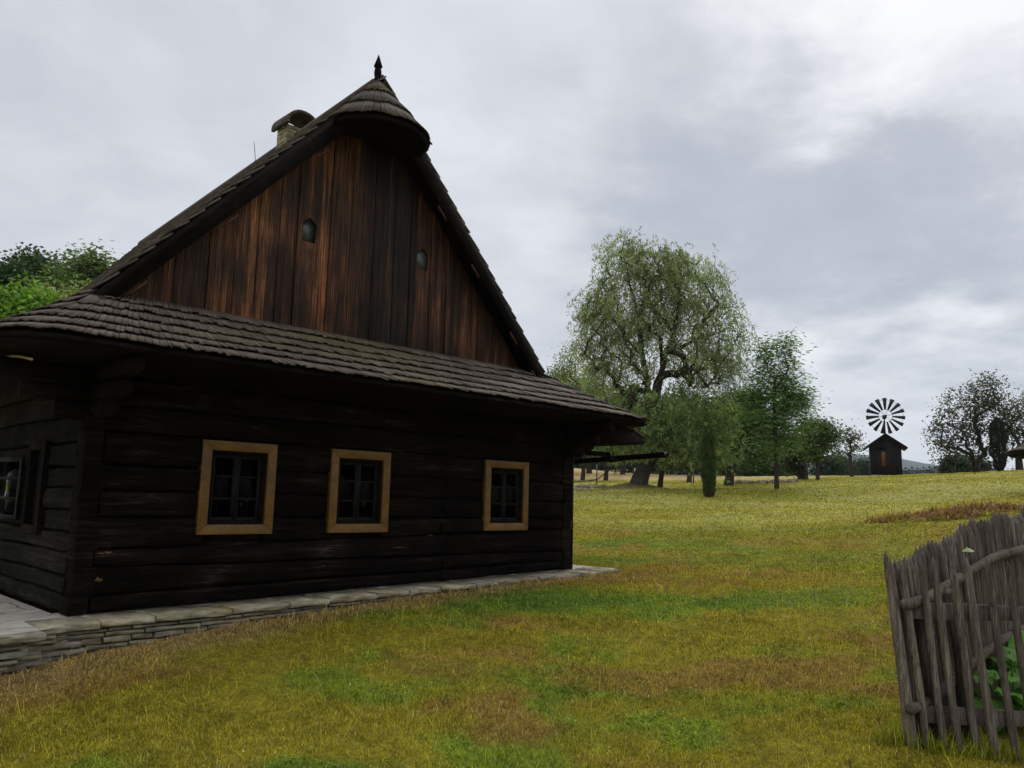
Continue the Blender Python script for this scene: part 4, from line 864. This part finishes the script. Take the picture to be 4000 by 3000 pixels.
# gable boards ---------------------------------------------------------------
gb = MB(); g = np.random.default_rng(8); YG = .60; x = RC - HWD + .12; opn = [(2.295, 2.465, 3.99, 4.20, 4.285), (4.005, 4.175, 4.04, 4.25, 4.33)]
edges = [x]
while x < RC + HWD - .12:
    wd = g.uniform(.09, .22); x += wd
    for (a_, b_, *_) in opn:
        if a_ - .03 < x < b_ + .04: x = b_ + .05
    edges.append(min(x, RC + HWD - .1))
def ztop(u): return RH - .20 - abs(u - RC) * SLP
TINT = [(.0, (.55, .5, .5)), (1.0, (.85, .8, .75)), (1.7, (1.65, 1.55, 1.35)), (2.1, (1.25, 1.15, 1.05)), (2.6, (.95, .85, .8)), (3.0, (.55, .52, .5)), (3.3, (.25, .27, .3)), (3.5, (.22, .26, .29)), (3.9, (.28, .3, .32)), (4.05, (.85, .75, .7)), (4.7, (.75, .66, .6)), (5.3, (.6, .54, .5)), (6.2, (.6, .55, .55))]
for i in range(len(edges) - 1):
    a_, b_ = edges[i] + .002, edges[i + 1] - .002
    if b_ - a_ < .02: continue
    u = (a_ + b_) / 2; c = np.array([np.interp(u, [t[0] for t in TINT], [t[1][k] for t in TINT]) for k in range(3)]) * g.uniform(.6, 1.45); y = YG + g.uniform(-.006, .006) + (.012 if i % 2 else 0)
    zb = ZE + .05 - g.uniform(0, .015); op = [o_ for o_ in opn if a_ < o_[0] and b_ > o_[1]]
    bulge = [(RC, ztop(RC))] if a_ < RC < b_ else []
    if not op:
        poly = [(a_, y, zb), (b_, y, zb), (b_, y, ztop(b_))] + [(p[0], y, p[1]) for p in bulge] + [(a_, y, ztop(a_))]; gb.prism(poly, (0, .028, 0), c)
    else:
        l, r, z0, z1, zt = op[0]; m_ = (l + r) / 2
        gb.prism([(a_, y, zb), (m_, y, zb), (m_, y, z0), (l, y, z0), (l - .008, y, z1), (l + .03, y, z1 + .05), (m_, y, zt), (m_, y, ztop(m_)), (a_, y, ztop(a_))], (0, .028, 0), c)
        gb.prism([(m_, y, zb), (b_, y, zb), (b_, y, ztop(b_)), (m_, y, ztop(m_)), (m_, y, zt), (r - .03, y, z1 + .05), (r + .008, y, z1), (r, y, z0), (m_, y, z0)], (0, .028, 0), c)
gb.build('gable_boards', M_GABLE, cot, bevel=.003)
for (l, r, z0, z1, zt) in opn:
    mb = MB(); mb.box(l - .03, r + .03, YG + .045, YG + .06, z0 - .03, zt + .02); mb.build('vent_panel', M_DULL, cot)
mb = MB(); mb.prism([(RC - HWD + .2, YG + .08, ZE), (RC + HWD - .2, YG + .08, ZE), (RC, YG + .08, RH - .3)], (0, .03, 0)); mb.build('gable_backing', M_TRIM, cot)

# half-cone hood over the gable peak, with finial ------------------------------
CA = np.array([3.10, .42, 6.22]); CR, CZ = .67, 5.47
mb = MB(); ap = CA; c0, c1 = R(-196), R(16)
def ctop(s): th_ = c0 + (c1 - c0) * s; return np.stack([CA[0] + .03 * np.cos(th_), CA[1] + .03 * np.sin(th_), CA[2] + 0 * th_], 1)
def cbot(s): th_ = c0 + (c1 - c0) * s; return np.stack([CA[0] + CR * np.cos(th_), CA[1] + CR * np.sin(th_), CZ + 0 * th_], 1)
shingle_rows(mb, ctop, cbot, 3, 38, thick=.014, lift=.025, seed=15, over=1.15, tint=lambda s, t, g: (np.array([1.1, 1.15, .7]) if t < .4 else np.array([.8, .78, .76])) * np.ones((len(s), 1)), conc=-.0)
hood = mb.build('gable_hood', M_SHINGLE, cot)
mb = MB(); th_ = np.linspace(c0, c1, 60); top = np.stack([CA[0] + (CR - .02) * np.cos(th_), CA[1] + (CR - .02) * np.sin(th_), 0 * th_ + CZ + .005], 1); low = top - [0, 0, .055]; inn = top * 1.0; inn[:, 0] = CA[0] + (CR - .06) * np.cos(th_); inn[:, 1] = CA[1] + (CR - .06) * np.sin(th_)
apx = np.tile(CA - [0, 0, .03], (60, 1)); mb.grid(np.stack([apx, top, low, np.stack([CA[0] + (CR - .05) * np.cos(th_), CA[1] + (CR - .05) * np.sin(th_), 0 * th_ + CZ - .05], 1), np.tile([CA[0], CA[1] + .1, CZ + .0], (60, 1))], 0)); mb.build('hood_soffit', M_TRIM, hood)
mb = MB(); prof = [(-.12, .045), (.0, .045), (.045, .048), (.085, .043), (.10, .036), (.115, .045), (.165, .047), (.20, .042), (.215, .034), (.225, .043), (.24, .056), (.30, .036), (.37, .014), (.40, .004)]
mb.tube([(CA[0], CA[1], CA[2] - .02 + z) for z, _ in prof], [r for _, r in prof], 14); mb.build('finial', M_TRIM, hood)

# chimney -----------------------------------------------------------------------
mb = MB(); g = np.random.default_rng(5); ux0, ux1, vy0, vy1 = 2.98, 3.43, 2.45, 2.74; z = 5.4
while z < 6.29:
    h = g.uniform(.04, .085)
    for (a_, b_, sd_) in ((ux0, ux1, 'f'), (ux0, ux1, 'b'), (vy0, vy1, 'l'), (vy0, vy1, 'r')):
        p = a_
        while p < b_ - .02:
            q = min(b_, p + g.uniform(.1, .26)); j = g.uniform(-.012, .014); c = g.uniform(.6, 1.15) * np.array([1.0, .98, .72 if g.random() < .5 else .9])
            if sd_ == 'f': mb.box(p, q - .006, vy0 + j, vy0 + .12, z, z + h - .006, c)
            elif sd_ == 'b': mb.box(p, q - .006, vy1 - .12, vy1 + j, z, z + h - .006, c)
            elif sd_ == 'l': mb.box(ux0 + j, ux0 + .12, p, q - .006, z, z + h - .006, c)
            else: mb.box(ux1 - .12, ux1 + j, p, q - .006, z, z + h - .006, c)
            p = q
    z += h
mb.box(ux0 + .03, ux1 - .03, vy0 + .03, vy1 - .03, 5.35, z - .01, (.5, .5, .45))
chm = mb.build('chimney', M_STONE, cot, bevel=.006)
mb = MB(); xc, n = (ux0 + ux1) / 2, 15; th_ = np.linspace(R(188), R(-8), n); rows = []
for rr_ in (.28, .235): rows.append([(xc + rr_ * 1.0 * math.cos(t_), z + .0 + rr_ * .86 * math.sin(t_) + .04 * 0) for t_ in th_])
for k in range(n - 1):
    A, B, C_, D_ = rows[0][k], rows[0][k + 1], rows[1][k + 1], rows[1][k]
    mb.prism([(A[0], vy0 - .08, A[1]), (B[0], vy0 - .08, B[1]), (C_[0], vy0 - .08, C_[1]), (D_[0], vy0 - .08, D_[1])], (0, vy1 - vy0 + .16, 0), (.22, .20, .17))
mb.build('chimney_cap', M_STONE, chm)
mb = MB(); mb.tube([(2.72, 2.75, 5.5), (2.66, 2.78, 6.02)], [.006, .004], 5); mb.build('lightning_rod', M_IRON, cot)

# ------------------------------------------------------------------ flagstone terrace
ter = empty('stone_terrace', HO, YAW); tag(ter, 'low grey flagstone terrace with dry-stone edge along the cottage foot', 'terrace')
g = np.random.default_rng(21)
pav = MB(); us = np.linspace(-4.2, 7.08, 150); nt_ = 16; P = np.zeros((150, nt_, 3))
for i, u in enumerate(us):
    e = float(plat_edge(u)) - .03; vs = np.linspace(-e, 9.0 if u < -.05 or u > W + .05 else .15, nt_) if True else 0
    if u < -.05: vs = np.concatenate([np.linspace(-e, .5, 9), np.linspace(.9, 9, 7)])
    elif u > W + .03: vs = np.concatenate([np.linspace(-e, .3, 10), np.linspace(.4, .8, 6)]) * 1.0
    else: vs = np.linspace(-e, .3, nt_)
    P[i, :, 0] = u; P[i, :, 1] = vs; P[i, :, 2] = plat_z(u) + (fbm(u * 1.7 + 0 * vs, vs * 1.7, 91) - .5) * .02
pav.grid(P)
m, nt, out = newmat('flagstone_paving'); L = nt.links
tc = N(nt, 'ShaderNodeTexCoord'); n_ = N(nt, 'ShaderNodeTexNoise', Scale=2.2, Detail=4.0); L.new(tc.outputs['Object'], n_.inputs['Vector'])
dv = mix(nt, tc.outputs['Object'], n_.outputs['Color'], .16); mp = N(nt, 'ShaderNodeMapping'); mp.inputs['Scale'].default_value = (1.25, 2.1, 0); L.new(dv, mp.inputs[0])
vo = N(nt, 'ShaderNodeTexVoronoi', Scale=1.25); vo.feature = 'DISTANCE_TO_EDGE'; L.new(mp.outputs[0], vo.inputs['Vector']); v2 = N(nt, 'ShaderNodeTexVoronoi', Scale=1.25); L.new(mp.outputs[0], v2.inputs['Vector'])
n3 = N(nt, 'ShaderNodeTexNoise', Scale=7.0, Detail=9.0, Roughness=.68); mp3 = N(nt, 'ShaderNodeMapping'); mp3.inputs['Scale'].default_value = (.5, 1.8, 1); L.new(tc.outputs['Object'], mp3.inputs[0]); L.new(mp3.outputs[0], n3.inputs['Vector'])
rp = ramp(nt, [(.3, (.30, .28, .24)), (.5, (.47, .44, .385)), (.74, (.60, .57, .51))]); L.new(n3.outputs[0], rp.inputs[0])
hs = N(nt, 'ShaderNodeSeparateColor'); L.new(v2.outputs['Color'], hs.inputs[0]); r2 = ramp(nt, [(0, (.82, .80, .74)), (.5, (1, 1, .98)), (1, (1.05, 1.0, .9))]); L.new(hs.outputs[0], r2.inputs[0]); c = mix(nt, rp.outputs[0], r2.outputs[0], 1.0, 'MULTIPLY')
je = ramp(nt, [(.0, (.30, .27, .22)), (.022, (1, 1, 1))]); L.new(vo.outputs[0], je.inputs[0]); c = mix(nt, c, je.outputs[0], .8, 'MULTIPLY')
bs = N(nt, 'ShaderNodeBsdfPrincipled'); bs.inputs['Roughness'].default_value = .75; bs.inputs['Specular IOR Level'].default_value = .35; L.new(c, bs.inputs['Base Color'])
bp = N(nt, 'ShaderNodeBump'); bp.inputs['Strength'].default_value = .8; bp.inputs['Distance'].default_value = .015; L.new(n3.outputs[0], bp.inputs['Height']); bp2 = N(nt, 'ShaderNodeBump'); bp2.inputs['Strength'].default_value = .7; bp2.inputs['Distance'].default_value = .015; L.new(je.outputs[0], bp2.inputs['Height']); L.new(bp.outputs[0], bp2.inputs['Normal']); L.new(bp2.outputs[0], bs.inputs['Normal']); L.new(bs.outputs[0], out.inputs[0])
pav.build('paving', m, ter, True, recalc=True)
# edge stones: individual rough slabs in courses
def rock(mb, u0, u1, o0, o1, z0, z1, seed, col, rough=.012):
    nx = max(3, int((u1 - u0) / .035)); prof = [(o0, z0), (o1 - .012, z0), (o1 - .002, z0 + (z1 - z0) * .12), (o1 + .004, (z0 + z1) / 2), (o1, z1 - (z1 - z0) * .1), (o1 - .007, z1), (o0, z1)]
    X = np.linspace(u0, u1, nx); rows = []
    for j, (o_, z_) in enumerate(prof):
        endt = np.minimum(1, np.minimum(X - u0, u1 - X) / .02) ; f = 1 - (1 - endt) * .03 
        oo = o_ + (fbm(X * 9 + seed * 3.3, X * 0 + j * .9, seed, 3) - .5) * rough * 4.5 * (j not in (0, 6)); zz = z_ + (fbm(X * 7 + seed, X * 0 + j * .7 + 5, seed + 2, 3) - .5) * rough * 1.0
        zz = (z0 + z1) / 2 + (zz - (z0 + z1) / 2) * f; rows.append(np.stack([X, -oo, zz], 1))
    rows.append(rows[0]); P = np.stack(rows, 0); mb.grid(P, np.tile(col, (P.shape[0] * P.shape[1], 1)))
    for e in (0, -1):
        r_ = P[:-1, e]; s = mb.n; mb.v.append(r_); mb.c.append(np.tile(col, (len(r_), 1))); mb.ng.append((np.arange(len(r_)) + s).tolist()); mb.n += len(r_)
cnt = 0
u = -4.2; course = 0
for cs in range(7):
    u = -4.2 + g.uniform(-.2, 0)
    while u < 7.0:
        ln = g.uniform(.34, .85) if cs == 0 else g.uniform(.16, .48); ln = ln if u > -1.5 else ln * 1.8
        u1 = min(u + ln, 7.02); um = (u + u1) / 2; e = float(plat_edge(um)); zt_ = float(plat_z(um)) - [0, .05, .083, .122, .175, .222, .275][cs]; hh = [.046, .030, .036, .05, .045, .05, .06][cs]
        p = hw(um, e + .1); gzz = gz(p[0], p[1])
        if zt_ < gzz - .03 or cnt >= 99 or (cs and zt_ - .01 < gzz): u = u1; continue
        k = g.uniform(.72, 1.12) * (1 if cs == 0 else .68); col_ = np.array([k, k * .98, k * g.uniform(.78, .95)]); mb = MB()
        rock(mb, u + .006, u1 - .006, e - .45 if cs == 0 else e - .2, e + g.uniform(-.015, .02) - (.0 if cs == 0 else .025), zt_ - hh + (.002), zt_ - .004 + (.012 if cs == 0 else 0), cnt + 50, col_, .012)
        mb.build('edge_stone', M_STONE, ter, True); cnt += 1; u = u1
mb = MB(); 
for u in np.arange(-4.2, 7.0, .1):
    e = float(plat_edge(u)) - .09; mb.box(u, u + .1, -e, -e + .3, -.6, float(plat_z(u)) - .035)
mb.build('rubble_core', M_STONE, ter)

# ------------------------------------------------------------------ picket fence around the garden
g = np.random.default_rng(31)
def picket(mb, x, y, z0, z1, lean, r, flat=False):
    d = np.array([-lean, 0, 1.0]); L_ = z1 - z0; n = 9; b = np.array([x, y, z0]); pts = []; rad = []
    ph = g.uniform(0, 6); 
    for k in range(n):
        t = k / (n - 1) * .93; pts.append(b + d * L_ * t + [.006 * math.sin(ph + t * 5), .006 * math.cos(ph + t * 4), 0]); rad.append(r * (1.05 - .12 * t) * g.uniform(.94, 1.06))
    pts.append(b + d * L_ * .965); rad.append(r * .62); pts.append(b + d * L_); rad.append(r * .12)
    k = g.uniform(.8, 1.5); mb.tube(pts, rad, 9, (k, k * .98, k * .95))
fa = empty('picket_fence', (2.5, 5.25, gz(2.5, 5.25))); tag(fa, 'nearest run of widely spaced round grey pickets with flat rails', 'fence')
inv = lambda r_: -np.array(r_.location)
offA = inv(fa)
pk = [(2.57, 5.27), (2.655, 5.24), (2.773, 5.235), (2.86, 5.235), (2.972, 5.23), (3.075, 5.23), (3.205, 5.225), (3.335, 5.22), (3.45, 5.21), (3.57, 5.20), (3.69, 5.2), (3.82, 5.19), (3.95, 5.18), (4.07, 5.17)]
for i, (x, y) in enumerate(pk):
    mb = MB(); z0 = gz(x, y) - .08; zt_ = .735 + g.uniform(-.02, .03) + (.015 if i == 0 else 0)
    picket(mb, *(np.array([x, y]) + offA[:2]), z0 + offA[2], zt_ + offA[2], .088, g.uniform(.022, .029)); mb.build('picket', M_FENCE, fa, True)
for (z, dz) in ((.40, 0), (-.235, -.05)):
    mb = MB(); P0 = np.array([2.60, 5.275, z]) + offA; P1 = np.array([4.2, 5.225, z + dz * .6]) + offA
    n = 14; t = np.linspace(0, 1, n)[:, None]; c = P0 + (P1 - P0) * t; h = .047 + .006 * np.sin(t * 9)
    rows = [c + np.hstack([0 * t, 0 * t - .0, -h]), c + np.hstack([0 * t, 0 * t, h]), c + np.hstack([0 * t, 0 * t + .028, h]), c + np.hstack([0 * t, 0 * t + .028, -h])]; rows.append(rows[0])
    mb.grid(np.stack(rows, 0)); mb.box(P0[0] - .001, P0[0] + .002, P0[1], P0[1] + .028, P0[2] - .045, P0[2] + .045); mb.build('rail', M_FENCE, fa)
mb = MB(); p = np.array([3.0, 5.40, gz(3, 5.4) - .2]) + offA; mb.tube([p, p + [0, 0, .7], p + [-.05, 0, 1.14], p + [-.055, 0, 1.17]], [.055, .052, .045, .03], 10, (.85, .8, .75)); mb.build('post', M_FENCE, fa, True)
mb = MB(); p = np.array([2.78, 5.37, gz(2.8, 5.4) - .2]) + offA; mb.tube([p, p + [-.02, 0, .5], p + [-.06, 0, .95]], [.05, .045, .04], 9, (.6, .55, .5)); mb.build('post', M_FENCE, fa, True)
# far run climbing away, close-set pickets
fb = empty('picket_fence', (2.47, 5.25, gz(2.47, 5.25))); tag(fb, 'close-set grey picket run climbing away from the corner to the right edge', 'fence')
offB = inv(fb)
LX, LY = 2.36, 2.12; LT = math.hypot(LX, LY)
brk = [(0, 0), (.56, .035), (.80, .02), (1.28, .0), (1.60, .02)]
s_ = 0.0; cnt = 0
def frun(s): return 2.565 + LX * s / LT, 5.25 + LY * s / LT
TOPS = [(0, .735), (.3, .742), (.62, .80), (.95, .86), (1.3, .92), (1.7, .98), (1.95, 1.00), (2.1, 1.0), (2.6, 1.04), (3.2, 1.12)]
while s_ < 3.15:
    x, y = frun(s_); zt_ = np.interp(s_, [t[0] for t in TOPS], [t[1] for t in TOPS]) + g.normal(0, .008) + .035 * (int(s_ / .40) % 2) - .01
    mb = MB(); picket(mb, *(np.array([x, y]) + offB[:2]), gz(x, y) - .08 + offB[2], zt_ + offB[2], .075, g.uniform(.027, .036) if s_ > .05 else .034); mb.build('picket', M_FENCE, fb, True); cnt += 1
    s_ += g.uniform(.062, .085) if not (1.93 < s_ < 1.99) else .10
for (za, seg) in ((-.285, 'u'), (-.92, 'l')):
    for (a_, b_) in ((-.03, .95), (1.0, 1.95), (1.98, 3.1)):
        pts = []; rad = []
        for q in np.linspace(a_, b_, 8):
            x, y = frun(q); zt_ = np.interp(q, [t[0] for t in TOPS], [t[1] for t in TOPS]); pts.append(np.array([x - .02, y - .06, zt_ + za]) + offB); rad.append(.036 + .003 * math.sin(q * 4 + za))
        mb = MB(); mb.tube(pts, rad, 9, (1.05, 1, .92)); mb.build('rail', M_FENCE, fb, True)
# garden plants behind the pickets
def squash(name, label, cx, cy, n, rad, seed, hmax=.42, lf=.12):
    g = np.random.default_rng(seed); b = np.array([cx, cy, gz(cx, cy)]); r_ = empty(name, b); tag(r_, label, 'plant'); V = []; Fq = []; C = []; st = MB()
    for i in range(n):
        a = g.uniform(0, 2 * np.pi); rr = rad * g.random() ** .5; h = g.uniform(.08, hmax); c = np.array([rr * math.cos(a), rr * math.sin(a), h]); s = lf * g.uniform(.6, 1.2)
        st.tube([(c[0] * .3, c[1] * .3, 0), (c[0] * .8, c[1] * .8, h * .6), tuple(c)], [.008, .006, .004], 5, cap=False)
        nrm = np.array([g.normal(0, .35), g.normal(0, .35) - .45, 1.0]); nrm /= np.linalg.norm(nrm); e1 = np.cross(nrm, [0, 1.0, 0.2]); e1 /= np.linalg.norm(e1); e2 = np.cross(nrm, e1)
        k0 = len(V); V.append(c - nrm * .015); m = 15; ro = g.uniform(0, 6.28); col = np.array([.10, .22, .035]) * g.uniform(.6, 1.5); C.append(col)
        for j in range(m):
            t = j / m * 2 * math.pi; rj = s * (.78 + .16 * abs(math.sin(t * 2.5)) + .12 * math.cos(t)) * (.35 if j == 7 else 1); p = c + (e1 * math.cos(t + ro) + e2 * math.sin(t + ro)) * rj + nrm * (.02 * math.sin(t * 5) - .02); V.append(p); C.append(col * g.uniform(.85, 1.1))
        for j in range(m): Fq.append((k0, k0 + 1 + j, k0 + 1 + (j + 1) % m))
    link('leaves', mesh_arrays('leaves', np.array(V), np.array(Fq), np.array(C)), M_LEAF, r_, True); st.build('stems', plain('green_stem_%d' % seed, (.08, .14, .03), .6), r_); return r_
squash('squash_plant', 'broad-leaved green squash plant just behind the near fence at the right edge', 3.62, 5.85, 34, .34, 1, .5)
squash('squash_plant', 'broad-leaved squash plant deeper in the fenced garden behind the first one', 4.15, 6.35, 30, .4, 2, .45)
squash('squash_plant', 'small low squash plant between the near fence and its thick post', 3.38, 5.62, 9, .12, 3, .2, .08)
p = np.array([3.45, 6.0, gz(3.45, 6.0)]); mb = MB(); gr = np.random.default_rng(2); th_ = np.linspace(0, 2 * math.pi, 14); ph = np.linspace(-1.4, 1.45, 9)
P = np.array([[(.13 * math.cos(b_) * math.cos(a_) * (1 + .12 * math.sin(a_ * 3)), .10 * math.cos(b_) * math.sin(a_), .13 + .16 * math.sin(b_)) for a_ in th_] for b_ in ph]); P[:, -1] = P[:, 0]; mb.grid(P)
o = mb.build('garden_stone', plain('pinkish_stone', (.26, .19, .16), .9, .2, 0, .6, 14, .3), None, True); o.location = p; tag(o, 'pinkish upright stone half hidden behind the near pickets', 'stone')
# one heart-shaped leaf stuck on a picket top
mb = MB(); c = at(2090, 1188, 5.15); V = [(0, 0, 0)] + [(.03 * (math.cos(t) * 1.1 + .15 * math.cos(2 * t)), .02 * math.sin(t * 2), .014 * (math.sin(t) - .35 * abs(math.cos(t)) + .2)) for t in np.linspace(0, 2 * math.pi, 18)[:-1]]
me = mesh_arrays('vine_leaf', np.array(V), np.array([(0, i, i % 17 + 1) for i in range(1, 18)]), np.tile([.42, .50, .28], (18, 1))); o = link('vine_leaf', me, M_LEAF); o.location = c; tag(o, 'pale green leaf lying on a picket top beside the log rail', 'leaf')

# ------------------------------------------------------------------ wind pump hut
b = foot(1917, 62); hut = empty('wind_pump_hut', b, R(0)); tag(hut, 'small black boarded hut on the ridge below the wind wheel', 'hut')
hut.rotation_euler.z = -math.atan2(b[0], b[1]) * .85
g = np.random.default_rng(6); hwid, hd, hz = 1.10, 2.4, 2.2
mb = MB(); x = -hwid
while x < hwid - .01:
    q = min(hwid, x + g.uniform(.14, .22)); c = g.uniform(.7, 1.3); zt_ = lambda u: hz + .95 - abs(u) * .72; dr = (-.70 < (x + q) / 2 < -.03); z0 = 2.0 if dr else -.15
    mb.prism([(x, 0, z0), (q - .008, 0, z0), (q - .008, 0, zt_(q - .01))] + ([(0, 0, zt_(0))] if x < 0 < q else []) + [(x, 0, zt_(x))], (0, .03, 0), (c, c, c)); x = q
mb.box(-hwid, -hwid + .04, .032, hd, -.15, hz + .15); mb.box(hwid - .04, hwid, .032, hd, -.15, hz + .15); mb.box(-hwid, hwid, hd, hd + .04, -.15, hz + .15)
mb.prism([(-hwid + .05, .035, 2.0), (hwid - .05, .035, 2.0), (hwid - .05, .035, hz + .1), (0, .035, hz + .9), (-hwid + .05, .035, hz + .1)], (0, .02, 0), (.6, .6, .6))
mb.build('wall', M_HUT, hut)
mb = MB()
for sgn in (-1, 1): mb.prism([(0, -.28, hz + 1.10), (sgn * 1.54, -.28, hz - .02), (sgn * 1.50, -.28, hz - .14), (0, -.28, hz + .98)], (0, hd + .56, 0), (1.6, 1.5, 1.4))
hr = mb.build('roof', M_HUT, hut)
mb = MB(); mb.box(-.70, -.36, .03, .07, -.1, 1.98); mb.box(-.36, -.03, .03, .07, -.1, 1.98, (.8, .8, .8)); mb.box(-.74, -.70, -.02, .05, -.1, 2.0); mb.box(-.03, .01, -.02, .05, -.1, 2.0); dr_ = mb.build('door', M_HUT, hut)
mb = MB(); pr = [(.0, .12), (.10, .17), (.3, .165), (.45, .14), (.55, .165), (.8, .16), (.98, .15), (1.1, .10)]
P = [(-.18 + s, -.01, .75 + z) for z, s in pr] + [(-.18 - s, -.01, .75 + z) for z, s in pr[::-1]]; mb.prism(P, (-.0, .035, 0)); mb.build('carved_panel', wood('carved_brown_wood', [(.3, (.05, .02, .01)), (.6, (.22, .095, .04)), (.85, (.35, .17, .08))], stretch=(3, 3, .8), scale=6, attr=False), dr_)
mb = MB(); mb.box(-1.12, -.2, -.15, .05, -.2, .04); mb.box(-.1, 1.13, -.1, .0, -.25, .03); mb.build('footing_stones', M_STONE, hut)
mb = MB(); mb.tube([(0, .15, hz + .9), (0, .15, 4.65)], [.06, .05], 8); mb.tube([(0, .3, 4.55), (0, -.42, 4.58)], [.07, .06], 8); mb.box(-.14, .14, -.1, .3, 4.45, 4.72); mb.build('mast', M_IRON, hut)
whl = empty('wheel', (0.05, -.42, 4.62)); whl.parent = hut; whl.rotation_euler = (R(-3), 0, R(8))
wl = MB(); n = 48
for rr_, th2 in ((.50, .014), (1.28, .011)):
    pts = [(rr_ * math.cos(k * 2 * math.pi / n), 0, rr_ * math.sin(k * 2 * math.pi / n)) for k in range(n + 1)]; wl.tube(pts, [th2] * (n + 1), 5, cap=False)
for k in range(6):
    a_ = k * math.pi / 3 + .2; wl.tube([(0, -.05, 0), (.5 * math.cos(a_), 0, .5 * math.sin(a_))], [.012, .012], 5)
wl.tube([(0, -.12, 0), (0, .1, 0)], [.085, .085], 12); wl.build('rim', M_IRON, whl)
for k in range(15):
    a_ = math.pi / 2 + k * 2 * math.pi / 15; ca, sa_ = math.cos(a_), math.sin(a_); mb = MB(); r0_, r1_ = .50, 1.42; w0, w1 = .062, .16; tw = .28
    def bp_(r_, s_, w_): return np.array([r_ * ca - s_ * w_ * sa_ * math.cos(tw), s_ * w_ * math.sin(tw), r_ * sa_ + s_ * w_ * ca * math.cos(tw)])
    q = [bp_(r0_, -1, w0), bp_(r0_, 1, w0), bp_(r1_, 1, w1), bp_(r1_, -1, w1)]; mb.prism(q, (0, .012, 0)); mb.build('blade', M_IRON, whl)

# ------------------------------------------------------------------ shingled building at the right edge
bp0 = at(2174, 980, 30); SR = 2.6; rb = empty('shingled_shed', (bp0[0] + SR * .87, bp0[1] - SR * .5, gz(bp0[0] + SR, bp0[1] - 1.3))); tag(rb, 'grey shingled round shed roof cut off by the right edge', 'shed')
zo = bp0[2] - rb.location.z; mb = MB()
ccirc = lambda r_, z_: (lambda s: np.stack([r_ * np.cos(s * 2 * math.pi), r_ * np.sin(s * 2 * math.pi), z_ + 0 * s], 1))
shingle_rows(mb, ccirc(.05, zo + 1.55), ccirc(SR, zo), 7, 130, seed=60, thick=.03, lift=.045, conc=.06)
sr = mb.build('roof', M_SHINGLE, rb)
mb = MB(); mb.tube([(0, 0, zo - .12), (0, 0, zo - .02)], [SR * .97, SR * .985], 40); mb.build('eave_board', M_TRIM, sr)
mb = MB(); mb.tube([(.5, 0, -.3), (.5, 0, zo - .13)], [1.5, 1.5], 8); mb.build('wall', M_HUT, rb)

# ------------------------------------------------------------------ heaps of stones in the meadow
def heap(dx0, dx1, Y, n, label, seed, s=.16):
    g = np.random.default_rng(seed); mb = MB(); p0 = foot((dx0 + dx1) / 2, Y)
    for i in range(n):
        dx = g.uniform(dx0, dx1); p = foot(dx, Y + float(np.clip(g.normal(0, .3), -.5, .5))); r = s * g.uniform(.5, 1.6); q = p + [0, 0, r * .25]; m = []
        P = np.array([[(r * math.cos(b_) * math.cos(a_), r * math.cos(b_) * math.sin(a_), r * .55 * math.sin(b_)) for a_ in np.linspace(0, 2 * math.pi, 7)] for b_ in (-1.4, -.5, .4, 1.4)])
        P = P + g.normal(0, r * .12, P.shape); P[:, -1] = P[:, 0]; mb.grid(P + q - p0, np.tile(g.uniform(.35, .9) * np.array([1, .93, .85]), (28, 1)))
    o = mb.build('stone_heap', M_STONE); o.location = p0; tag(o, label, 'stone heap')
heap(1243, 1305, 47, 110, 'low grey heap of stones on the grass beside the cottage corner', 1, .15)
heap(1590, 1722, 50, 150, 'long low row of dark field stones behind the slim young tree', 2, .17)
heap(1240, 1275, 40, 40, 'small scatter of soil and stones nearer the cottage than the heap', 3, .09)
b = foot(2103, 60); mb = MB(); mb.tube([b - [0, 0, .2], b + [-.05, 0, 1.6]], [.05, .04], 6); tag(mb.build('stake', M_WHITE), 'thin whitish post under the sparse tree right of the hut', 'stake')

# ------------------------------------------------------------------ the air
hb = MB(); hb.box(-4700, 4700, -4700, 4700, -60, 420); m, nt, out = newmat('pale_air')
pv = N(nt, 'ShaderNodeVolumePrincipled'); pv.inputs['Color'].default_value = (.74, .85, 1.0, 1); pv.inputs['Density'].default_value = .00015; pv.inputs['Anisotropy'].default_value = .2; nt.links.new(pv.outputs[0], out.inputs['Volume'])
hz_ = hb.build('haze', m); tag(hz_, kind='stuff')
